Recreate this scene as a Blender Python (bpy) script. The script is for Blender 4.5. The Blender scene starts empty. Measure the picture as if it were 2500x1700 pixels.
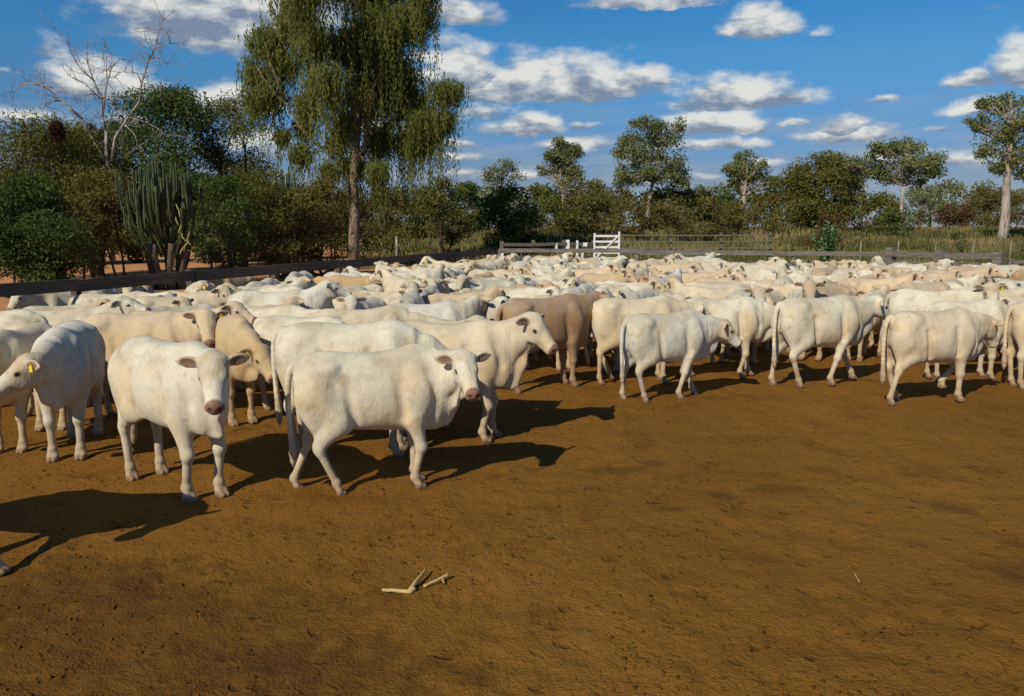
import bpy, math, random
import numpy as np
from mathutils import Vector, Matrix, noise as mnoise
C = bpy.context.scene
R = math.radians
random.seed(7); rng = np.random.default_rng(7)
# ---------------------------------------------------------------- camera
CAMH = 2.35; FPX = 1944.0; PITCH = math.atan(297/FPX)
cd = bpy.data.cameras.new('camera'); cam = bpy.data.objects.new('camera', cd)
C.collection.objects.link(cam); C.camera = cam
cd.sensor_width = 36; cd.lens = 36*FPX/2500; cd.clip_end = 3000; cd.clip_start = .05
cam.location = (0, 0, CAMH); cam.rotation_euler = (math.pi/2-PITCH, 0, 0)
C.render.resolution_x = 1024; C.render.resolution_y = 696
C.view_settings.view_transform = 'Standard'; C.view_settings.look = 'None'
C.view_settings.exposure = 0; C.view_settings.gamma = 1
# ---------------------------------------------------------------- sun and sky
SUN_EL = R(37); SUN_D = Vector((-.55, -.83, 0)).normalized()   # horizontal direction towards the sun
sl = bpy.data.lights.new('sun', 'SUN'); sl.energy = 4.4; sl.angle = R(.6); sl.color = (1, .935, .81)
so = bpy.data.objects.new('sun', sl); C.collection.objects.link(so)
sv = Vector((SUN_D.x*math.cos(SUN_EL), SUN_D.y*math.cos(SUN_EL), math.sin(SUN_EL)))
so.rotation_euler = sv.to_track_quat('Z', 'Y').to_euler(); so.location = sv*50
def raydir(px, py):
    u = (px-1250)/FPX; v = (850-py)/FPX
    return Vector((u, math.cos(PITCH)+v*math.sin(PITCH), -math.sin(PITCH)+v*math.cos(PITCH)))
def G(px, py, z=0.0):
    d = raydir(px, py); t = (z-CAMH)/d.z
    return Vector((d.x*t, d.y*t, z))
def W(px, py, y):
    d = raydir(px, py); t = y/d.y
    return Vector((d.x*t, y, CAMH+d.z*t))
wd = bpy.data.worlds.new('World'); C.world = wd; wd.use_nodes = True
NT = wd.node_tree; NT.nodes.clear()
class NB:
    def __init__(s, nt): s.nt = nt
    def n(s, t, **kw):
        nd = s.nt.nodes.new(t)
        for k, v in kw.items(): setattr(nd, k, v)
        return nd
    def put(s, sock, v):
        if hasattr(v, 'links') or isinstance(v, bpy.types.NodeSocket): s.nt.links.new(v, sock)
        else: sock.default_value = v
    def m(s, op, a, b=None, c=None, clamp=False):
        nd = s.n('ShaderNodeMath', operation=op, use_clamp=clamp)
        for i, v in enumerate((a, b, c)):
            if v is not None: s.put(nd.inputs[i], v)
        return nd.outputs[0]
    def v(s, op, a, b=None, c=None):
        nd = s.n('ShaderNodeVectorMath', operation=op)
        for i, x in enumerate((a, b, c)):
            if x is not None: s.put(nd.inputs[i], x)
        return nd.outputs['Value'] if op in ('LENGTH', 'DOT_PRODUCT', 'DISTANCE') else nd.outputs['Vector']
    def noise(s, vec, scale, detail=4, rough=.5, col=False, dist=0):
        nd = s.n('ShaderNodeTexNoise'); s.put(nd.inputs['Vector'], vec)
        nd.inputs['Scale'].default_value = scale; nd.inputs['Detail'].default_value = detail
        nd.inputs['Roughness'].default_value = rough; nd.inputs['Distortion'].default_value = dist
        return nd.outputs['Color' if col else 'Fac']
    def mix(s, f, a, b, mode='MIX'):
        nd = s.n('ShaderNodeMix', data_type='RGBA', blend_type=mode)
        s.put(nd.inputs[0], f); s.put(nd.inputs[6], a); s.put(nd.inputs[7], b)
        return nd.outputs[2]
    def mixf(s, f, a, b):
        nd = s.n('ShaderNodeMix', data_type='FLOAT')
        s.put(nd.inputs[0], f); s.put(nd.inputs[2], a); s.put(nd.inputs[3], b)
        return nd.outputs[0]
    def ss(s, x, lo, hi):
        nd = s.n('ShaderNodeMapRange', interpolation_type='SMOOTHSTEP')
        s.put(nd.inputs[0], x); nd.inputs[1].default_value = lo; nd.inputs[2].default_value = hi
        return nd.outputs[0]
    def ramp(s, x, stops):
        nd = s.n('ShaderNodeValToRGB'); cr = nd.color_ramp
        while len(cr.elements) < len(stops): cr.elements.new(.5)
        for e, (p, c) in zip(cr.elements, stops): e.position = p; e.color = (*c, 1)
        s.put(nd.inputs[0], x); return nd.outputs[0]
b = NB(NT)
WS = 0.07
sky = b.n('ShaderNodeTexSky', sky_type='NISHITA', sun_disc=False)
sky.sun_elevation = SUN_EL; sky.sun_rotation = math.atan2(SUN_D.x, SUN_D.y)
sky.air_density = 1.0; sky.dust_density = 0.3; sky.ozone_density = 4.0; sky.altitude = 600
tc = b.n('ShaderNodeTexCoord'); sep = b.n('ShaderNodeSeparateXYZ'); NT.links.new(tc.outputs['Generated'], sep.inputs[0])
az = b.m('ARCTAN2', sep.outputs[0], sep.outputs[1]); el = b.m('ARCSINE', sep.outputs[2])
cmb = b.n('ShaderNodeCombineXYZ'); b.put(cmb.inputs[0], az); b.put(cmb.inputs[1], el)
P0 = cmb.outputs[0]
wp = b.v('MULTIPLY_ADD', b.noise(b.v('MULTIPLY', P0, (1, 1.7, 1)), 26, 5, .6, True), (.035, .020, 0), (-.0175, -.010, 0))
P1 = b.v('ADD', P0, wp)
def azel(px, py):
    d = raydir(px, py).normalized(); return math.atan2(d.x, d.y), math.asin(d.z)
# cumulus clouds: centre x, base y, half width, top y, weight
CL = [(560, 78, 310, -230, 1.), (120, 130, 75, 40, .55), (235, 222, 165, 128, 1.), (40, 300, 160, 252, .85), (10, 175, 50, 150, .5),
      (560, 272, 125, 202, 1.), (650, 372, 90, 300, .9), (1130, 48, 120, -40, .8), (760, 60, 140, -60, .9), (1120, 205, 140, 92, 1.), (1330, 232, 320, 118, 1.), (1560, 205, 90, 138, .95),
      (1800, 256, 190, 172, 1.), (1855, 78, 110, -5, .95), (1600, 12, 220, -50, .8), (1280, 322, 105, 270, 1.), (1400, 362, 130, 322, .8), (1110, 356, 70, 325, .8),
      (1120, 388, 90, 362, .7), (1130, 425, 110, 400, .6), (1740, 318, 160, 260, .95), (1760, 362, 150, 326, .9), (2060, 325, 70, 272, .95), (2080, 338, 180, 300, .9), (2165, 250, 60, 220, .8),
      (2370, 206, 85, 162, .85), (2390, 276, 110, 232, .9), (2500, 190, 110, 62, .95), (1850, 405, 150, 372, .6), (2350, 400, 200, 340, .5), (2000, 85, 60, 45, .35),
      (1180, 285, 110, 225, .6), (900, 330, 130, 260, .7), (1500, 400, 160, 380, .5), (2430, 20, 60, 0, .5), (1640, 440, 190, 412, .6), (1980, 442, 160, 420, .5), (1250, 432, 150, 402, .7), (2200, 385, 130, 352, .6), (1930, 300, 70, 282, .6), (1420, 310, 60, 285, .6), (2290, 320, 90, 296, .5), (1560, 300, 60, 285, .4), (300, 300, 120, 255, .5),
      (-400, 250, 300, 60, 1.), (3100, 300, 260, 120, 1.), (3500, 60, 300, -120, 1.), (-900, 60, 260, -150, 1.)]
cur = None; sh = None
for (cx, by, hw, ty, wgt) in CL:
    a0, e0 = azel(cx, by); a1, _ = azel(cx+hw, by); _, e1 = azel(cx, ty)
    iw = .86/abs(a1-a0); ih = .90/abs(e1-e0)
    q = b.v('MULTIPLY_ADD', P1, (iw, ih, 0), (-a0*iw, -e0*ih, 0))
    q2 = b.v('MAXIMUM', q, b.v('MULTIPLY', q, (-1, -4.5, 0)))
    ln = b.m('MULTIPLY_ADD', b.v('LENGTH', q2), -wgt**.3, wgt)      # density, positive inside
    s_ = b.v('DOT_PRODUCT', q, (0, 1, 0))
    if cur is None: cur, sh = ln, s_
    else:
        g = b.m('GREATER_THAN', ln, cur); sh = b.mixf(g, sh, s_); cur = b.m('MAXIMUM', cur, ln)
fb = b.noise(b.v('MULTIPLY', P0, (1, 2.2, 1)), 20, 6, .52)
fb2 = b.noise(b.v('ADD', b.v('MULTIPLY', P0, (1, 2.2, 1)), (.010, -.016, 0)), 22, 6, .6)
dens = b.m('ADD', b.m('MULTIPLY_ADD', fb, 1.1, -.62), cur)
al = b.ss(dens, -.07, .44)
thin = b.noise(b.v('MULTIPLY', P0, (1, 4.5, 1)), 9, 6, .55)
low = b.ss(el, .17, .05)
al2 = b.m('MULTIPLY', b.m('MULTIPLY', b.ss(thin, .40, .66), .8), low)
rel = b.m('MULTIPLY', b.m('SUBTRACT', fb, fb2), 3.2)
lit = b.m('ADD', b.ss(sh, -.16, .50), rel, clamp=True)
ccol = b.ramp(lit, [(0, (.20, .26, .36)), (.42, (.40, .45, .50)), (1, (.76, .76, .72))])
ccol = b.v('SCALE', ccol); ccol.node.inputs['Scale'].default_value = 1/WS
tint = b.v('SCALE', b.ramp(b.m('MULTIPLY', el, 1/.30), [(0, (.36, .36, .44)), (.18, (.35, .385, .51)), (.33, (.34, .49, .67)), (.65, (.32, .71, .89)), (.8, (.24, .69, .92)), (1, (.21, .64, .90))]))
tint.node.inputs['Scale'].default_value = 1.4
skyc = b.v('MULTIPLY', sky.outputs[0], tint)
hz = b.v('SCALE', b.mix(0.0, (.32, .39, .48, 1), (0, 0, 0, 1))); hz.node.inputs['Scale'].default_value = 1/WS
base = b.mix(b.m('MAXIMUM', al2, b.m('MULTIPLY', b.ss(el, .10, .0), .45)), skyc, hz)
fin = b.mix(b.m('MULTIPLY', al, .95), base, ccol)
wd.cycles.sampling_method = 'MANUAL'; wd.cycles.sample_map_resolution = 256
C.cycles.max_bounces = 4; C.cycles.diffuse_bounces = 2; C.cycles.glossy_bounces = 2; C.cycles.transmission_bounces = 2; C.cycles.transparent_max_bounces = 4
bg = b.n('ShaderNodeBackground'); bg.inputs[1].default_value = WS; NT.links.new(fin, bg.inputs[0])
bg2 = b.n('ShaderNodeBackground'); bg2.inputs[1].default_value = WS; NT.links.new(skyc, bg2.inputs[0])
# clouds stand low over the northern horizon; the rest of the sky is clear
msk_ = b.m('MULTIPLY', b.m('LESS_THAN', el, .45), b.m('MULTIPLY', b.m('GREATER_THAN', el, -.02), b.m('LESS_THAN', b.m('ABSOLUTE', az), 1.5)))
mx = b.n('ShaderNodeMixShader'); b.put(mx.inputs[0], msk_); NT.links.new(bg2.outputs[0], mx.inputs[1]); NT.links.new(bg.outputs[0], mx.inputs[2])
wo = b.n('ShaderNodeOutputWorld'); NT.links.new(mx.outputs[0], wo.inputs[0])
# ---------------------------------------------------------------- helpers
def tag(o, label=None, cat=None, group=None, kind=None):
    if label: o['label'] = label
    if cat: o['category'] = cat
    if group: o['group'] = group
    if kind: o['kind'] = kind
    return o
def empty(name, loc, rz=0):
    o = bpy.data.objects.new(name, None); C.collection.objects.link(o); o.empty_display_size = .2
    o.location = loc; o.rotation_euler = (0, 0, rz); return o
def npmesh(name, V, F, mat=None, parent=None, smooth=False, attr=None, link=True):
    """V (n,3), F (m,k) arrays -> object"""
    me = bpy.data.meshes.new(name); V = np.asarray(V, np.float32); F = np.asarray(F, np.int32)
    m, k = F.shape
    me.vertices.add(len(V)); me.vertices.foreach_set('co', V.ravel())
    me.loops.add(m*k); me.loops.foreach_set('vertex_index', F.ravel())
    me.polygons.add(m); me.polygons.foreach_set('loop_start', np.arange(0, m*k, k, dtype=np.int32))
    if smooth: me.polygons.foreach_set('use_smooth', np.ones(m, bool))
    me.update(calc_edges=True)
    if attr is not None:
        for an, (dom, typ, arr) in attr.items():
            a = me.attributes.new(an, typ, dom)
            a.data.foreach_set('color' if typ == 'FLOAT_COLOR' else 'value', np.asarray(arr, np.float32).ravel())
    if mat: me.materials.append(mat)
    o = bpy.data.objects.new(name, me)
    if link: C.collection.objects.link(o)
    if parent: o.parent = parent
    return o
class MB:
    def __init__(s): s.V = []; s.F = []
    def box(s, c, d, rz=0, tilt=None):
        M = Matrix.Rotation(rz, 3, 'Z')
        if tilt is not None: M = M @ tilt
        i = len(s.V)
        for z in (-1, 1):
            for x, y in ((-1, -1), (1, -1), (1, 1), (-1, 1)):
                s.V.append(Vector(c)+M @ Vector((x*d[0]/2, y*d[1]/2, z*d[2]/2)))
        for f in ((3, 2, 1, 0), (4, 5, 6, 7), (0, 1, 5, 4), (1, 2, 6, 5), (2, 3, 7, 6), (3, 0, 4, 7)): s.F.append([i+j for j in f])
    def beam(s, p, q, w, h):
        """box beam from p to q, w across (horizontal), h high"""
        p = Vector(p); q = Vector(q); ax = (q-p).normalized()
        sd = ax.cross(Vector((0, 0, 1)));
        if sd.length < 1e-3: sd = Vector((1, 0, 0))
        sd.normalize(); up = sd.cross(ax); i = len(s.V)
        n = max(1, int((q-p).length/1.2))
        for k in range(n+1):
            c = p.lerp(q, k/n)+Vector((random.uniform(-1, 1), random.uniform(-1, 1), random.uniform(-1, 1)))*.006
            for a, bb in ((-1, -1), (1, -1), (1, 1), (-1, 1)): s.V.append(c+sd*a*w/2+up*bb*h/2)
        for k in range(n):
            for j in range(4):
                a = i+k*4+j; bq = i+k*4+(j+1) % 4; s.F.append([a, bq, bq+4, a+4])
        s.F.append([i+3, i+2, i+1, i]); e = i+n*4; s.F.append([e, e+1, e+2, e+3])
    def tube(s, pts, rad, n=7):
        pts = [Vector(p) for p in pts]
        if not hasattr(rad, '__len__'): rad = [rad]*len(pts)
        i0 = len(s.V); prev = None
        for k, p in enumerate(pts):
            t = (pts[min(k+1, len(pts)-1)]-pts[max(k-1, 0)]).normalized()
            a = prev if prev is not None else (Vector((1, 0, 0)) if abs(t.x) < .8 else Vector((0, 1, 0)))
            a = (a-t*a.dot(t)).normalized(); prev = a; bb = t.cross(a)
            for j in range(n):
                th = 2*math.pi*j/n; s.V.append(p+(a*math.cos(th)+bb*math.sin(th))*rad[k])
        for k in range(len(pts)-1):
            for j in range(n):
                a = i0+k*n+j; c = i0+k*n+(j+1) % n; s.F.append([a, c, c+n, a+n])
        s.F.append([i0+j for j in reversed(range(n))]); e = i0+(len(pts)-1)*n; s.F.append([e+j for j in range(n)])
    def build(s, name, mat, parent=None, smooth=False):
        me = bpy.data.meshes.new(name); me.from_pydata([tuple(v) for v in s.V], [], s.F); me.update()
        if smooth: me.polygons.foreach_set('use_smooth', [True]*len(me.polygons))
        me.materials.append(mat); o = bpy.data.objects.new(name, me); C.collection.objects.link(o)
        if parent: o.parent = parent
        return o
def newmat(name, rough=.85, spec=.2):
    m = bpy.data.materials.new(name); m.use_nodes = True; nt = m.node_tree
    p = nt.nodes['Principled BSDF']; p.inputs['Roughness'].default_value = rough
    p.inputs['Specular IOR Level'].default_value = spec
    return m, NB(nt), p
# ================================================================ cattle
class Vol:
    def __init__(s, lo, hi, h):
        s.h = h; s.lo = np.array(lo, np.float32); n = np.ceil((np.array(hi)-np.array(lo))/h).astype(int)+1
        s.D = np.full(n, 1.0, np.float32); s.ax = [s.lo[i]+h*np.arange(n[i], dtype=np.float32) for i in range(3)]
    def add(s, fn, lo, hi, k, sub=False):
        mg = k+3*s.h; sl = []
        for i in range(3):
            a = int(max(0, math.floor((lo[i]-mg-s.lo[i])/s.h))); e = int(min(s.D.shape[i], math.ceil((hi[i]+mg-s.lo[i])/s.h)+1))
            if e <= a: return
            sl.append(slice(a, e))
        X = s.ax[0][sl[0]][:, None, None]; Y = s.ax[1][sl[1]][None, :, None]; Z = s.ax[2][sl[2]][None, None, :]
        d = fn(X, Y, Z).astype(np.float32); cur = s.D[tuple(sl)]
        if sub:
            hh = np.maximum(k-np.abs(cur+d), 0)/k; s.D[tuple(sl)] = np.maximum(cur, -d)+hh*hh*k*.25
        else:
            hh = np.maximum(k-np.abs(cur-d), 0)/k; s.D[tuple(sl)] = np.minimum(cur, d)-hh*hh*k*.25
    def rc(s, a, c, ra, rb, k=.05, flat=None, fs=1., sub=False):
        a = np.array(a, float); c = np.array(c, float); v = c-a; L2 = v @ v; rm = max(ra, rb)*max(1, fs if fs > 1 else 1)
        def fn(X, Y, Z):
            px, py, pz = X-a[0], Y-a[1], Z-a[2]
            t = np.clip((px*v[0]+py*v[1]+pz*v[2])/L2, 0, 1)
            qx, qy, qz = px-t*v[0], py-t*v[1], pz-t*v[2]; r = ra+(rb-ra)*t
            q2 = qx*qx+qy*qy+qz*qz
            if flat is not None:
                n = flat; dn = qx*n[0]+qy*n[1]+qz*n[2]; q2 = q2+dn*dn*(fs*fs-1)
                return (np.sqrt(q2)-r)/math.sqrt(fs)
            return np.sqrt(q2)-r
        s.add(fn, np.minimum(a, c)-rm, np.maximum(a, c)+rm, k, sub)
    def el(s, c, r, k=.05, M=None, sub=False):
        c = np.array(c, float); r = np.array(r, float); M = np.eye(3) if M is None else M; rm = r.max()
        def fn(X, Y, Z):
            x, y, z = X-c[0], Y-c[1], Z-c[2]
            q = [(x*M[0, i]+y*M[1, i]+z*M[2, i])/r[i] for i in range(3)]
            k0 = np.sqrt(q[0]**2+q[1]**2+q[2]**2); k1 = np.sqrt((q[0]/r[0])**2+(q[1]/r[1])**2+(q[2]/r[2])**2)+1e-6
            return k0*(k0-1)/k1
        s.add(fn, c-rm, c+rm, k, sub)
    def mesh(s):
        D = s.D; ins = D < 0; nx, ny, nz = D.shape
        cnt = np.zeros((nx-1, ny-1, nz-1), np.int8); co = [(i, j, k) for i in (0, 1) for j in (0, 1) for k in (0, 1)]
        for i, j, k in co: cnt += ins[i:nx-1+i, j:ny-1+j, k:nz-1+k]
        act = (cnt > 0) & (cnt < 8); I = np.argwhere(act); idx = np.full(act.shape, -1, np.int32); idx[act] = np.arange(len(I))
        dv = {c: D[I[:, 0]+c[0], I[:, 1]+c[1], I[:, 2]+c[2]] for c in co}
        acc = np.zeros((len(I), 3)); n = np.zeros(len(I))
        for c in co:
            for a in range(3):
                if c[a] == 0:
                    e = list(c); e[a] = 1; e = tuple(e); d0, d1 = dv[c], dv[e]; m = (d0 < 0) != (d1 < 0)
                    t = np.where(m, d0/np.where(m, d0-d1, 1), 0); p = np.array(c, float)[None, :].repeat(len(I), 0); p[:, a] = t
                    acc[m] += p[m]; n[m] += 1
        V = s.lo+(I+acc/n[:, None])*s.h; Fs = []
        for a in range(3):
            u, w = (a+1) % 3, (a+2) % 3
            A = np.moveaxis(ins, [a, u, w], [0, 1, 2]); ID = np.moveaxis(idx, [a, u, w], [0, 1, 2])
            E = A[:-1, 1:-1, 1:-1] != A[1:, 1:-1, 1:-1]; J = np.argwhere(E); i, j, k = J[:, 0], J[:, 1]+1, J[:, 2]+1
            q = np.stack([ID[i, j-1, k-1], ID[i, j, k-1], ID[i, j, k], ID[i, j-1, k]], 1)
            f = A[i, j, k]; q[~f] = q[~f][:, ::-1]; Fs.append(q)
        return V, np.concatenate(Fs)
def ik(p, q, l1, l2, side):
    """knee of a two-bone chain p->q in the x-z plane, bent to the given side (+1 forward)"""
    p = np.array(p, float); q = np.array(q, float); d = q-p; L = np.hypot(d[0], d[2]); L = min(L, (l1+l2)*.999)
    a = (l1*l1-l2*l2+L*L)/(2*L); h = math.sqrt(max(l1*l1-a*a, 0)); u = np.array([d[0], 0, d[2]])/np.hypot(d[0], d[2])
    nrm = np.array([-u[2], 0, u[0]])
    if nrm[0]*side < 0: nrm = -nrm
    m = p+u*a+nrm*h; m[1] = p[1]+(q[1]-p[1])*a/L
    return m
PX = [-.74, -.64, -.52, -.38, -.18, .05, .26, .40, .52, .62]
PT = [1.075, 1.145, 1.178, 1.176, 1.166, 1.164, 1.176, 1.182, 1.13, 1.04]
PB = [.80, .72, .67, .62, .575, .558, .560, .572, .595, .64]
PW = [.112, .150, .182, .200, .222, .230, .208, .182, .148, .105]
BX = .87
def make_cow(res=.012, hy=0, npt=28, hp=45, feet=((0, 0), (0, 0), (0, 0), (0, 0)), tail=0., tail_up=0., belly=1., ear=12., fat=1., dewlap=1., hroll=0, nyaw=None):
    """cow facing +x, withers about 1.19 m. hy head turn, npt neck elevation, hp nose below level (degrees).
    feet: (dx, lift) for front-left, front-right, hind-left, hind-right. Returns verts, faces, masks, head frame"""
    nyaw = hy*.62 if nyaw is None else nyaw
    def dirv(yw, pt): return np.array([math.cos(R(yw))*math.cos(R(pt)), math.sin(R(yw))*math.cos(R(pt)), math.sin(R(pt))])
    nb = np.array([.46, 0, 1.02]); nm = nb+dirv(nyaw*.45, npt*.75)*.25; poll = nm+dirv(nyaw*1.15, npt*1.1)*.25
    F = dirv(hy, -hp); S = np.cross([0, 0, 1], F); S /= np.linalg.norm(S); U = np.cross(F, S)
    cr, sr = math.cos(R(hroll)), math.sin(R(hroll)); S, U = S*cr+U*sr, U*cr-S*sr
    M = np.stack([F, S, U], 1)
    poll = poll+np.array([.0, 0, .03])
    HS = .95; hl = lambda x, y, z: poll+M @ (np.array([x, y, z])*HS)
    tip = hl(.44, 0, -.1)
    lo = np.minimum([-.98, -.38, -.02], np.minimum(tip, poll)-.27); lo[2] = -.03; hi = np.maximum([.80, .38, 1.26], np.maximum(tip, poll)+.27)
    V = Vol(lo, hi, res)
    # ---- trunk
    xs = V.ax[0]; sg = .05
    def prof(v):
        g = np.arange(-1.0, 1.0, .01); y = np.interp(g, PX, v); kx = np.arange(-.12, .121, .01); kk = np.exp(-(kx/sg)**2); kk /= kk.sum()
        y = np.convolve(np.pad(y, 12, 'edge'), kk, 'valid'); return lambda x: np.interp(x, g, y)
    bel = np.array(PB)-np.array([0, 0, 0, .3, .9, 1, .8, .3, 0, 0])*.03*(belly-1)*3
    fT, fB, fW = prof(PT), prof(bel), prof(np.array(PW)*(1+(belly*fat-1)*.6))
    r0 = .06
    def trunk(X, Y, Z):
        xc = np.clip(X, PX[0]+.05, PX[-1]-.05); dx = np.abs(X-xc)
        T, B, w = fT(xc), fB(xc), fW(xc)-r0; cz = (T+B)/2-.02; up = T-cz-r0; dn = cz-B-r0
        hgt = np.where(Z > cz, up, dn); zz = np.abs(Z-cz)/hgt; yy = np.abs(Y)/w
        yy = yy*(1+np.clip((Z-cz)/up, 0, 1)**2*.10)
        nr = (zz**2.25+yy**2.25+1e-9)**(1/2.25); d = (nr-1)*np.minimum(w, hgt)*.9
        return np.where((d > 0) | (dx > 0), np.sqrt(np.maximum(d, 0)**2+dx**2)+np.minimum(d, 0)*(dx == 0), d)-r0
    V.add(trunk, (-.8, -.33, .45), (.7, .33, 1.25), .03)
    # ---- hips, pins, shoulders, brisket, flank folds
    for s in (-1, 1):
        V.el((-.45, s*.150, 1.105), (.06, .04, .030), .11)
        V.el((-.27, s*.315, .98), (.12, .055, .10), .10, sub=True)
        V.el((.20, s*.335, .92), (.06, .06, .20), .10, sub=True)
        V.el((-.27, s*.305, .70), (.06, .05, .11), .07, sub=True)
        V.el((-.71, s*.07, 1.03), (.06, .045, .06), .06)
        V.el((-.58, s*.115, .88), (.17, .105, .25), .06)
        V.el((.40, s*.135, .90), (.13, .085, .23), .07)
        V.el((-.33, s*.16, .66), (.10, .05, .11), .07)
    V.el((.56, 0, .72), (.13, .105, .15), .08)
    # ---- legs
    hooves = []
    for i, s in ((0, 1), (1, -1)):
        dx, lf = feet[i]; el_ = np.array([.37+dx*.12, s*.135, .66]); fl = np.array([.40+dx-lf*.25, s*.115, .115+lf])
        kn = ik(el_, fl, .285, .275, 1) if abs(dx) > .02 or lf > 0 else np.array([.405, s*.12, .375])
        sh = np.array([.44+dx*.05, s*.13, .90])
        V.rc(sh, el_, .12, .088, .07, np.array([0, 1., 0]), 1.35)
        V.rc(el_, kn, .080, .046, .05); V.el(kn, (.051, .047, .058), .03)
        V.rc(kn, fl, .037, .033, .025); V.el(fl+[.004, 0, -.002], (.048, .044, .046), .02)
        hf = fl+np.array([.035-lf*.2, 0, -.085]); hf[2] = max(hf[2], .03); hooves.append((hf, fl))
        for t in (-1, 1):
            V.rc(fl+[.01, t*.012, -.02], hf+[0, t*.020, .008], .031, .036, .012)
            V.el(hf+[.02, t*.019, -.004], (.050, .025, .029), .008)
    for i, s in ((2, 1), (3, -1)):
        dx, lf = feet[i]; stf = np.array([-.40+dx*.22, s*.15, .665]); fl = np.array([-.60+dx-lf*.2, s*.12, .115+lf])
        hk = ik(stf, fl, .315, .345, -1)
        V.rc((-.57+dx*.05, s*.12, .92), stf+[-.03, 0, .0], .165, .115, .07, np.array([0, 1., 0]), 1.45)
        V.rc((-.66+dx*.05, s*.10, .86), hk+[.01, 0, .10], .075, .045, .09, np.array([0, 1., 0]), 1.2)
        V.rc(stf+[-.01, -s*.01, -.01], hk+[.008, 0, .02], .105, .050, .06, np.array([0, 1., 0]), 1.3)
        V.el(hk+[-.012, 0, .022], (.048, .034, .06), .03); V.el(hk+[.012, 0, -.01], (.04, .036, .05), .03)
        V.rc(hk, fl, .039, .033, .03); V.el(fl+[.002, 0, 0], (.047, .043, .046), .02)
        hf = fl+np.array([.03-lf*.2, 0, -.085]); hf[2] = max(hf[2], .03); hooves.append((hf, fl))
        for t in (-1, 1):
            V.rc(fl+[.008, t*.012, -.02], hf+[0, t*.020, .008], .030, .035, .012)
            V.el(hf+[.018, t*.019, -.004], (.049, .025, .029), .008)
    for s in (-1, 1):      # creases behind the shoulder, before the thigh and along the buttock
        V.rc((.21, s*.240, .98), (.265, s*.216, .66), .020, .026, .06, sub=True)
        V.rc((-.28, s*.234, .95), (-.20, s*.200, .62), .022, .030, .06, sub=True)
        V.rc((.50, s*.222, 1.08), (.585, s*.176, .80), .022, .020, .06, sub=True)
    # ---- neck, dewlap
    nf = np.cross(F*.5+dirv(nyaw, npt)*.5, [0, 0, 1]); nf /= np.linalg.norm(nf)
    nend = hl(-.02, 0, -.10)
    V.rc(nb+[-.08, 0, -.08], nm+[0, 0, -.06], .184, .134, .08, np.array([0, 1., 0]), 1.45)
    V.rc(nm+[0, 0, -.06], nend, .134, .094, .07, nf, 1.40)
    V.rc(nb+[-.06, 0, .02], nm+[0, 0, .05], .10, .075, .07); V.rc(nm+[0, 0, .05], hl(-.02, 0, -.055), .075, .06, .05)
    V.rc((.56, 0, .78), hl(.03, 0, -.17), .115, .065, .09, nf, 1.25)
    if dewlap > 0:
        th = hl(.08, 0, -.20); bk = np.array([.665, 0, .60]); mid = (th+bk)/2+np.array([.0, 0, -.03*dewlap])
        V.rc(th, mid, .03, .062*dewlap, .06, nf, 2.8); V.rc(mid, bk, .062*dewlap, .075, .06, np.array([0, 1., 0]), 2.4)
    # ---- head
    V.el(hl(.055, 0, -.055), (.112, .096, .088), .04, M)
    V.rc(hl(.07, 0, -.068), hl(.345, 0, -.098), .096, .062, .03, S, .98)
    for s in (-1, 1):
        V.el(hl(.135, s*.064, -.045), (.055, .036, .036), .03, M)      # brow
        V.el(hl(.12, s*.052, -.135), (.095, .035, .075), .04, M)       # cheek
        V.el(hl(.02, s*.06, -.012), (.04, .04, .035), .035, M)
    V.rc(hl(.09, 0, -.165), hl(.36, 0, -.138), .062, .036, .04, S, 1.15)
    V.el(hl(.385, 0, -.098), (.052, .068, .058), .025, M); V.el(hl(.365, 0, -.135), (.055, .048, .034), .02, M)
    V.el(hl(.02, 0, .012), (.05, .05, .032), .03, M)
    for s in (-1, 1):
        V.el(hl(.428, s*.036, -.082), (.014, .015, .011), .012, M, sub=True)
    # ---- ears
    eth = max(.013, .68*res); ears = []
    for s in (-1, 1):
        a = R(ear); E1 = S*s*math.cos(a)-U*math.sin(a)-F*.30; E1 /= np.linalg.norm(E1)
        E3 = F*.72+U*.42+S*s*.3; E3 -= E1*(E3 @ E1); E3 /= np.linalg.norm(E3); E2 = np.cross(E3, E1)
        root = hl(.03, s*.088, -.03); Me = np.stack([E1, E2, E3], 1); c = root+E1*.082
        V.rc(root-E1*.02, root+E1*.04, .026, .026, .02)
        V.el(c, (.086, .046, eth+.005), .012, Me); V.rc(c+E1*.02, c+E1*.090, .036, .013, .012, E3, 2.8 if res < .015 else 2.0); V.el(c+E3*(.016+eth*.4)+E1*.006, (.062, .031, .015), .010, Me, sub=True)
        ears.append((c, Me))
    # ---- tail
    tb = np.array([-.745, 0, 1.105]); sw = tail
    ctl = [tb+[.07, 0, .015], tb+[-.02-.05*tail_up, 0, .010], tb+[-.068-.10*tail_up, sw*.03, -.08], tb+[-.080-.12*tail_up, sw*.08, -.26], tb+[-.075-.10*tail_up, sw*.13, -.45], tb+[-.06-.06*tail_up, sw*.17, -.64], tb+[-.05, sw*.20, -.84]]
    cr_ = [.044, .038, .031, .028, .025, .030, .010]; pts = []; rr = []
    for i in range(6):
        p0, p1, p2, p3 = ctl[max(i-1, 0)], ctl[i], ctl[i+1], ctl[min(i+2, 6)]
        for t in (0, .34, .67):
            pts.append(.5*(2*p1+(p2-p0)*t+(2*p0-5*p1+4*p2-p3)*t*t+(3*p1-p0-3*p2+p3)*t**3))
            rr.append(cr_[i]*(1-t)+cr_[i+1]*t+(.016*math.sin(math.pi*t) if i == 5 else 0))
    pts.append(ctl[6]); rr.append(.010)
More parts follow.
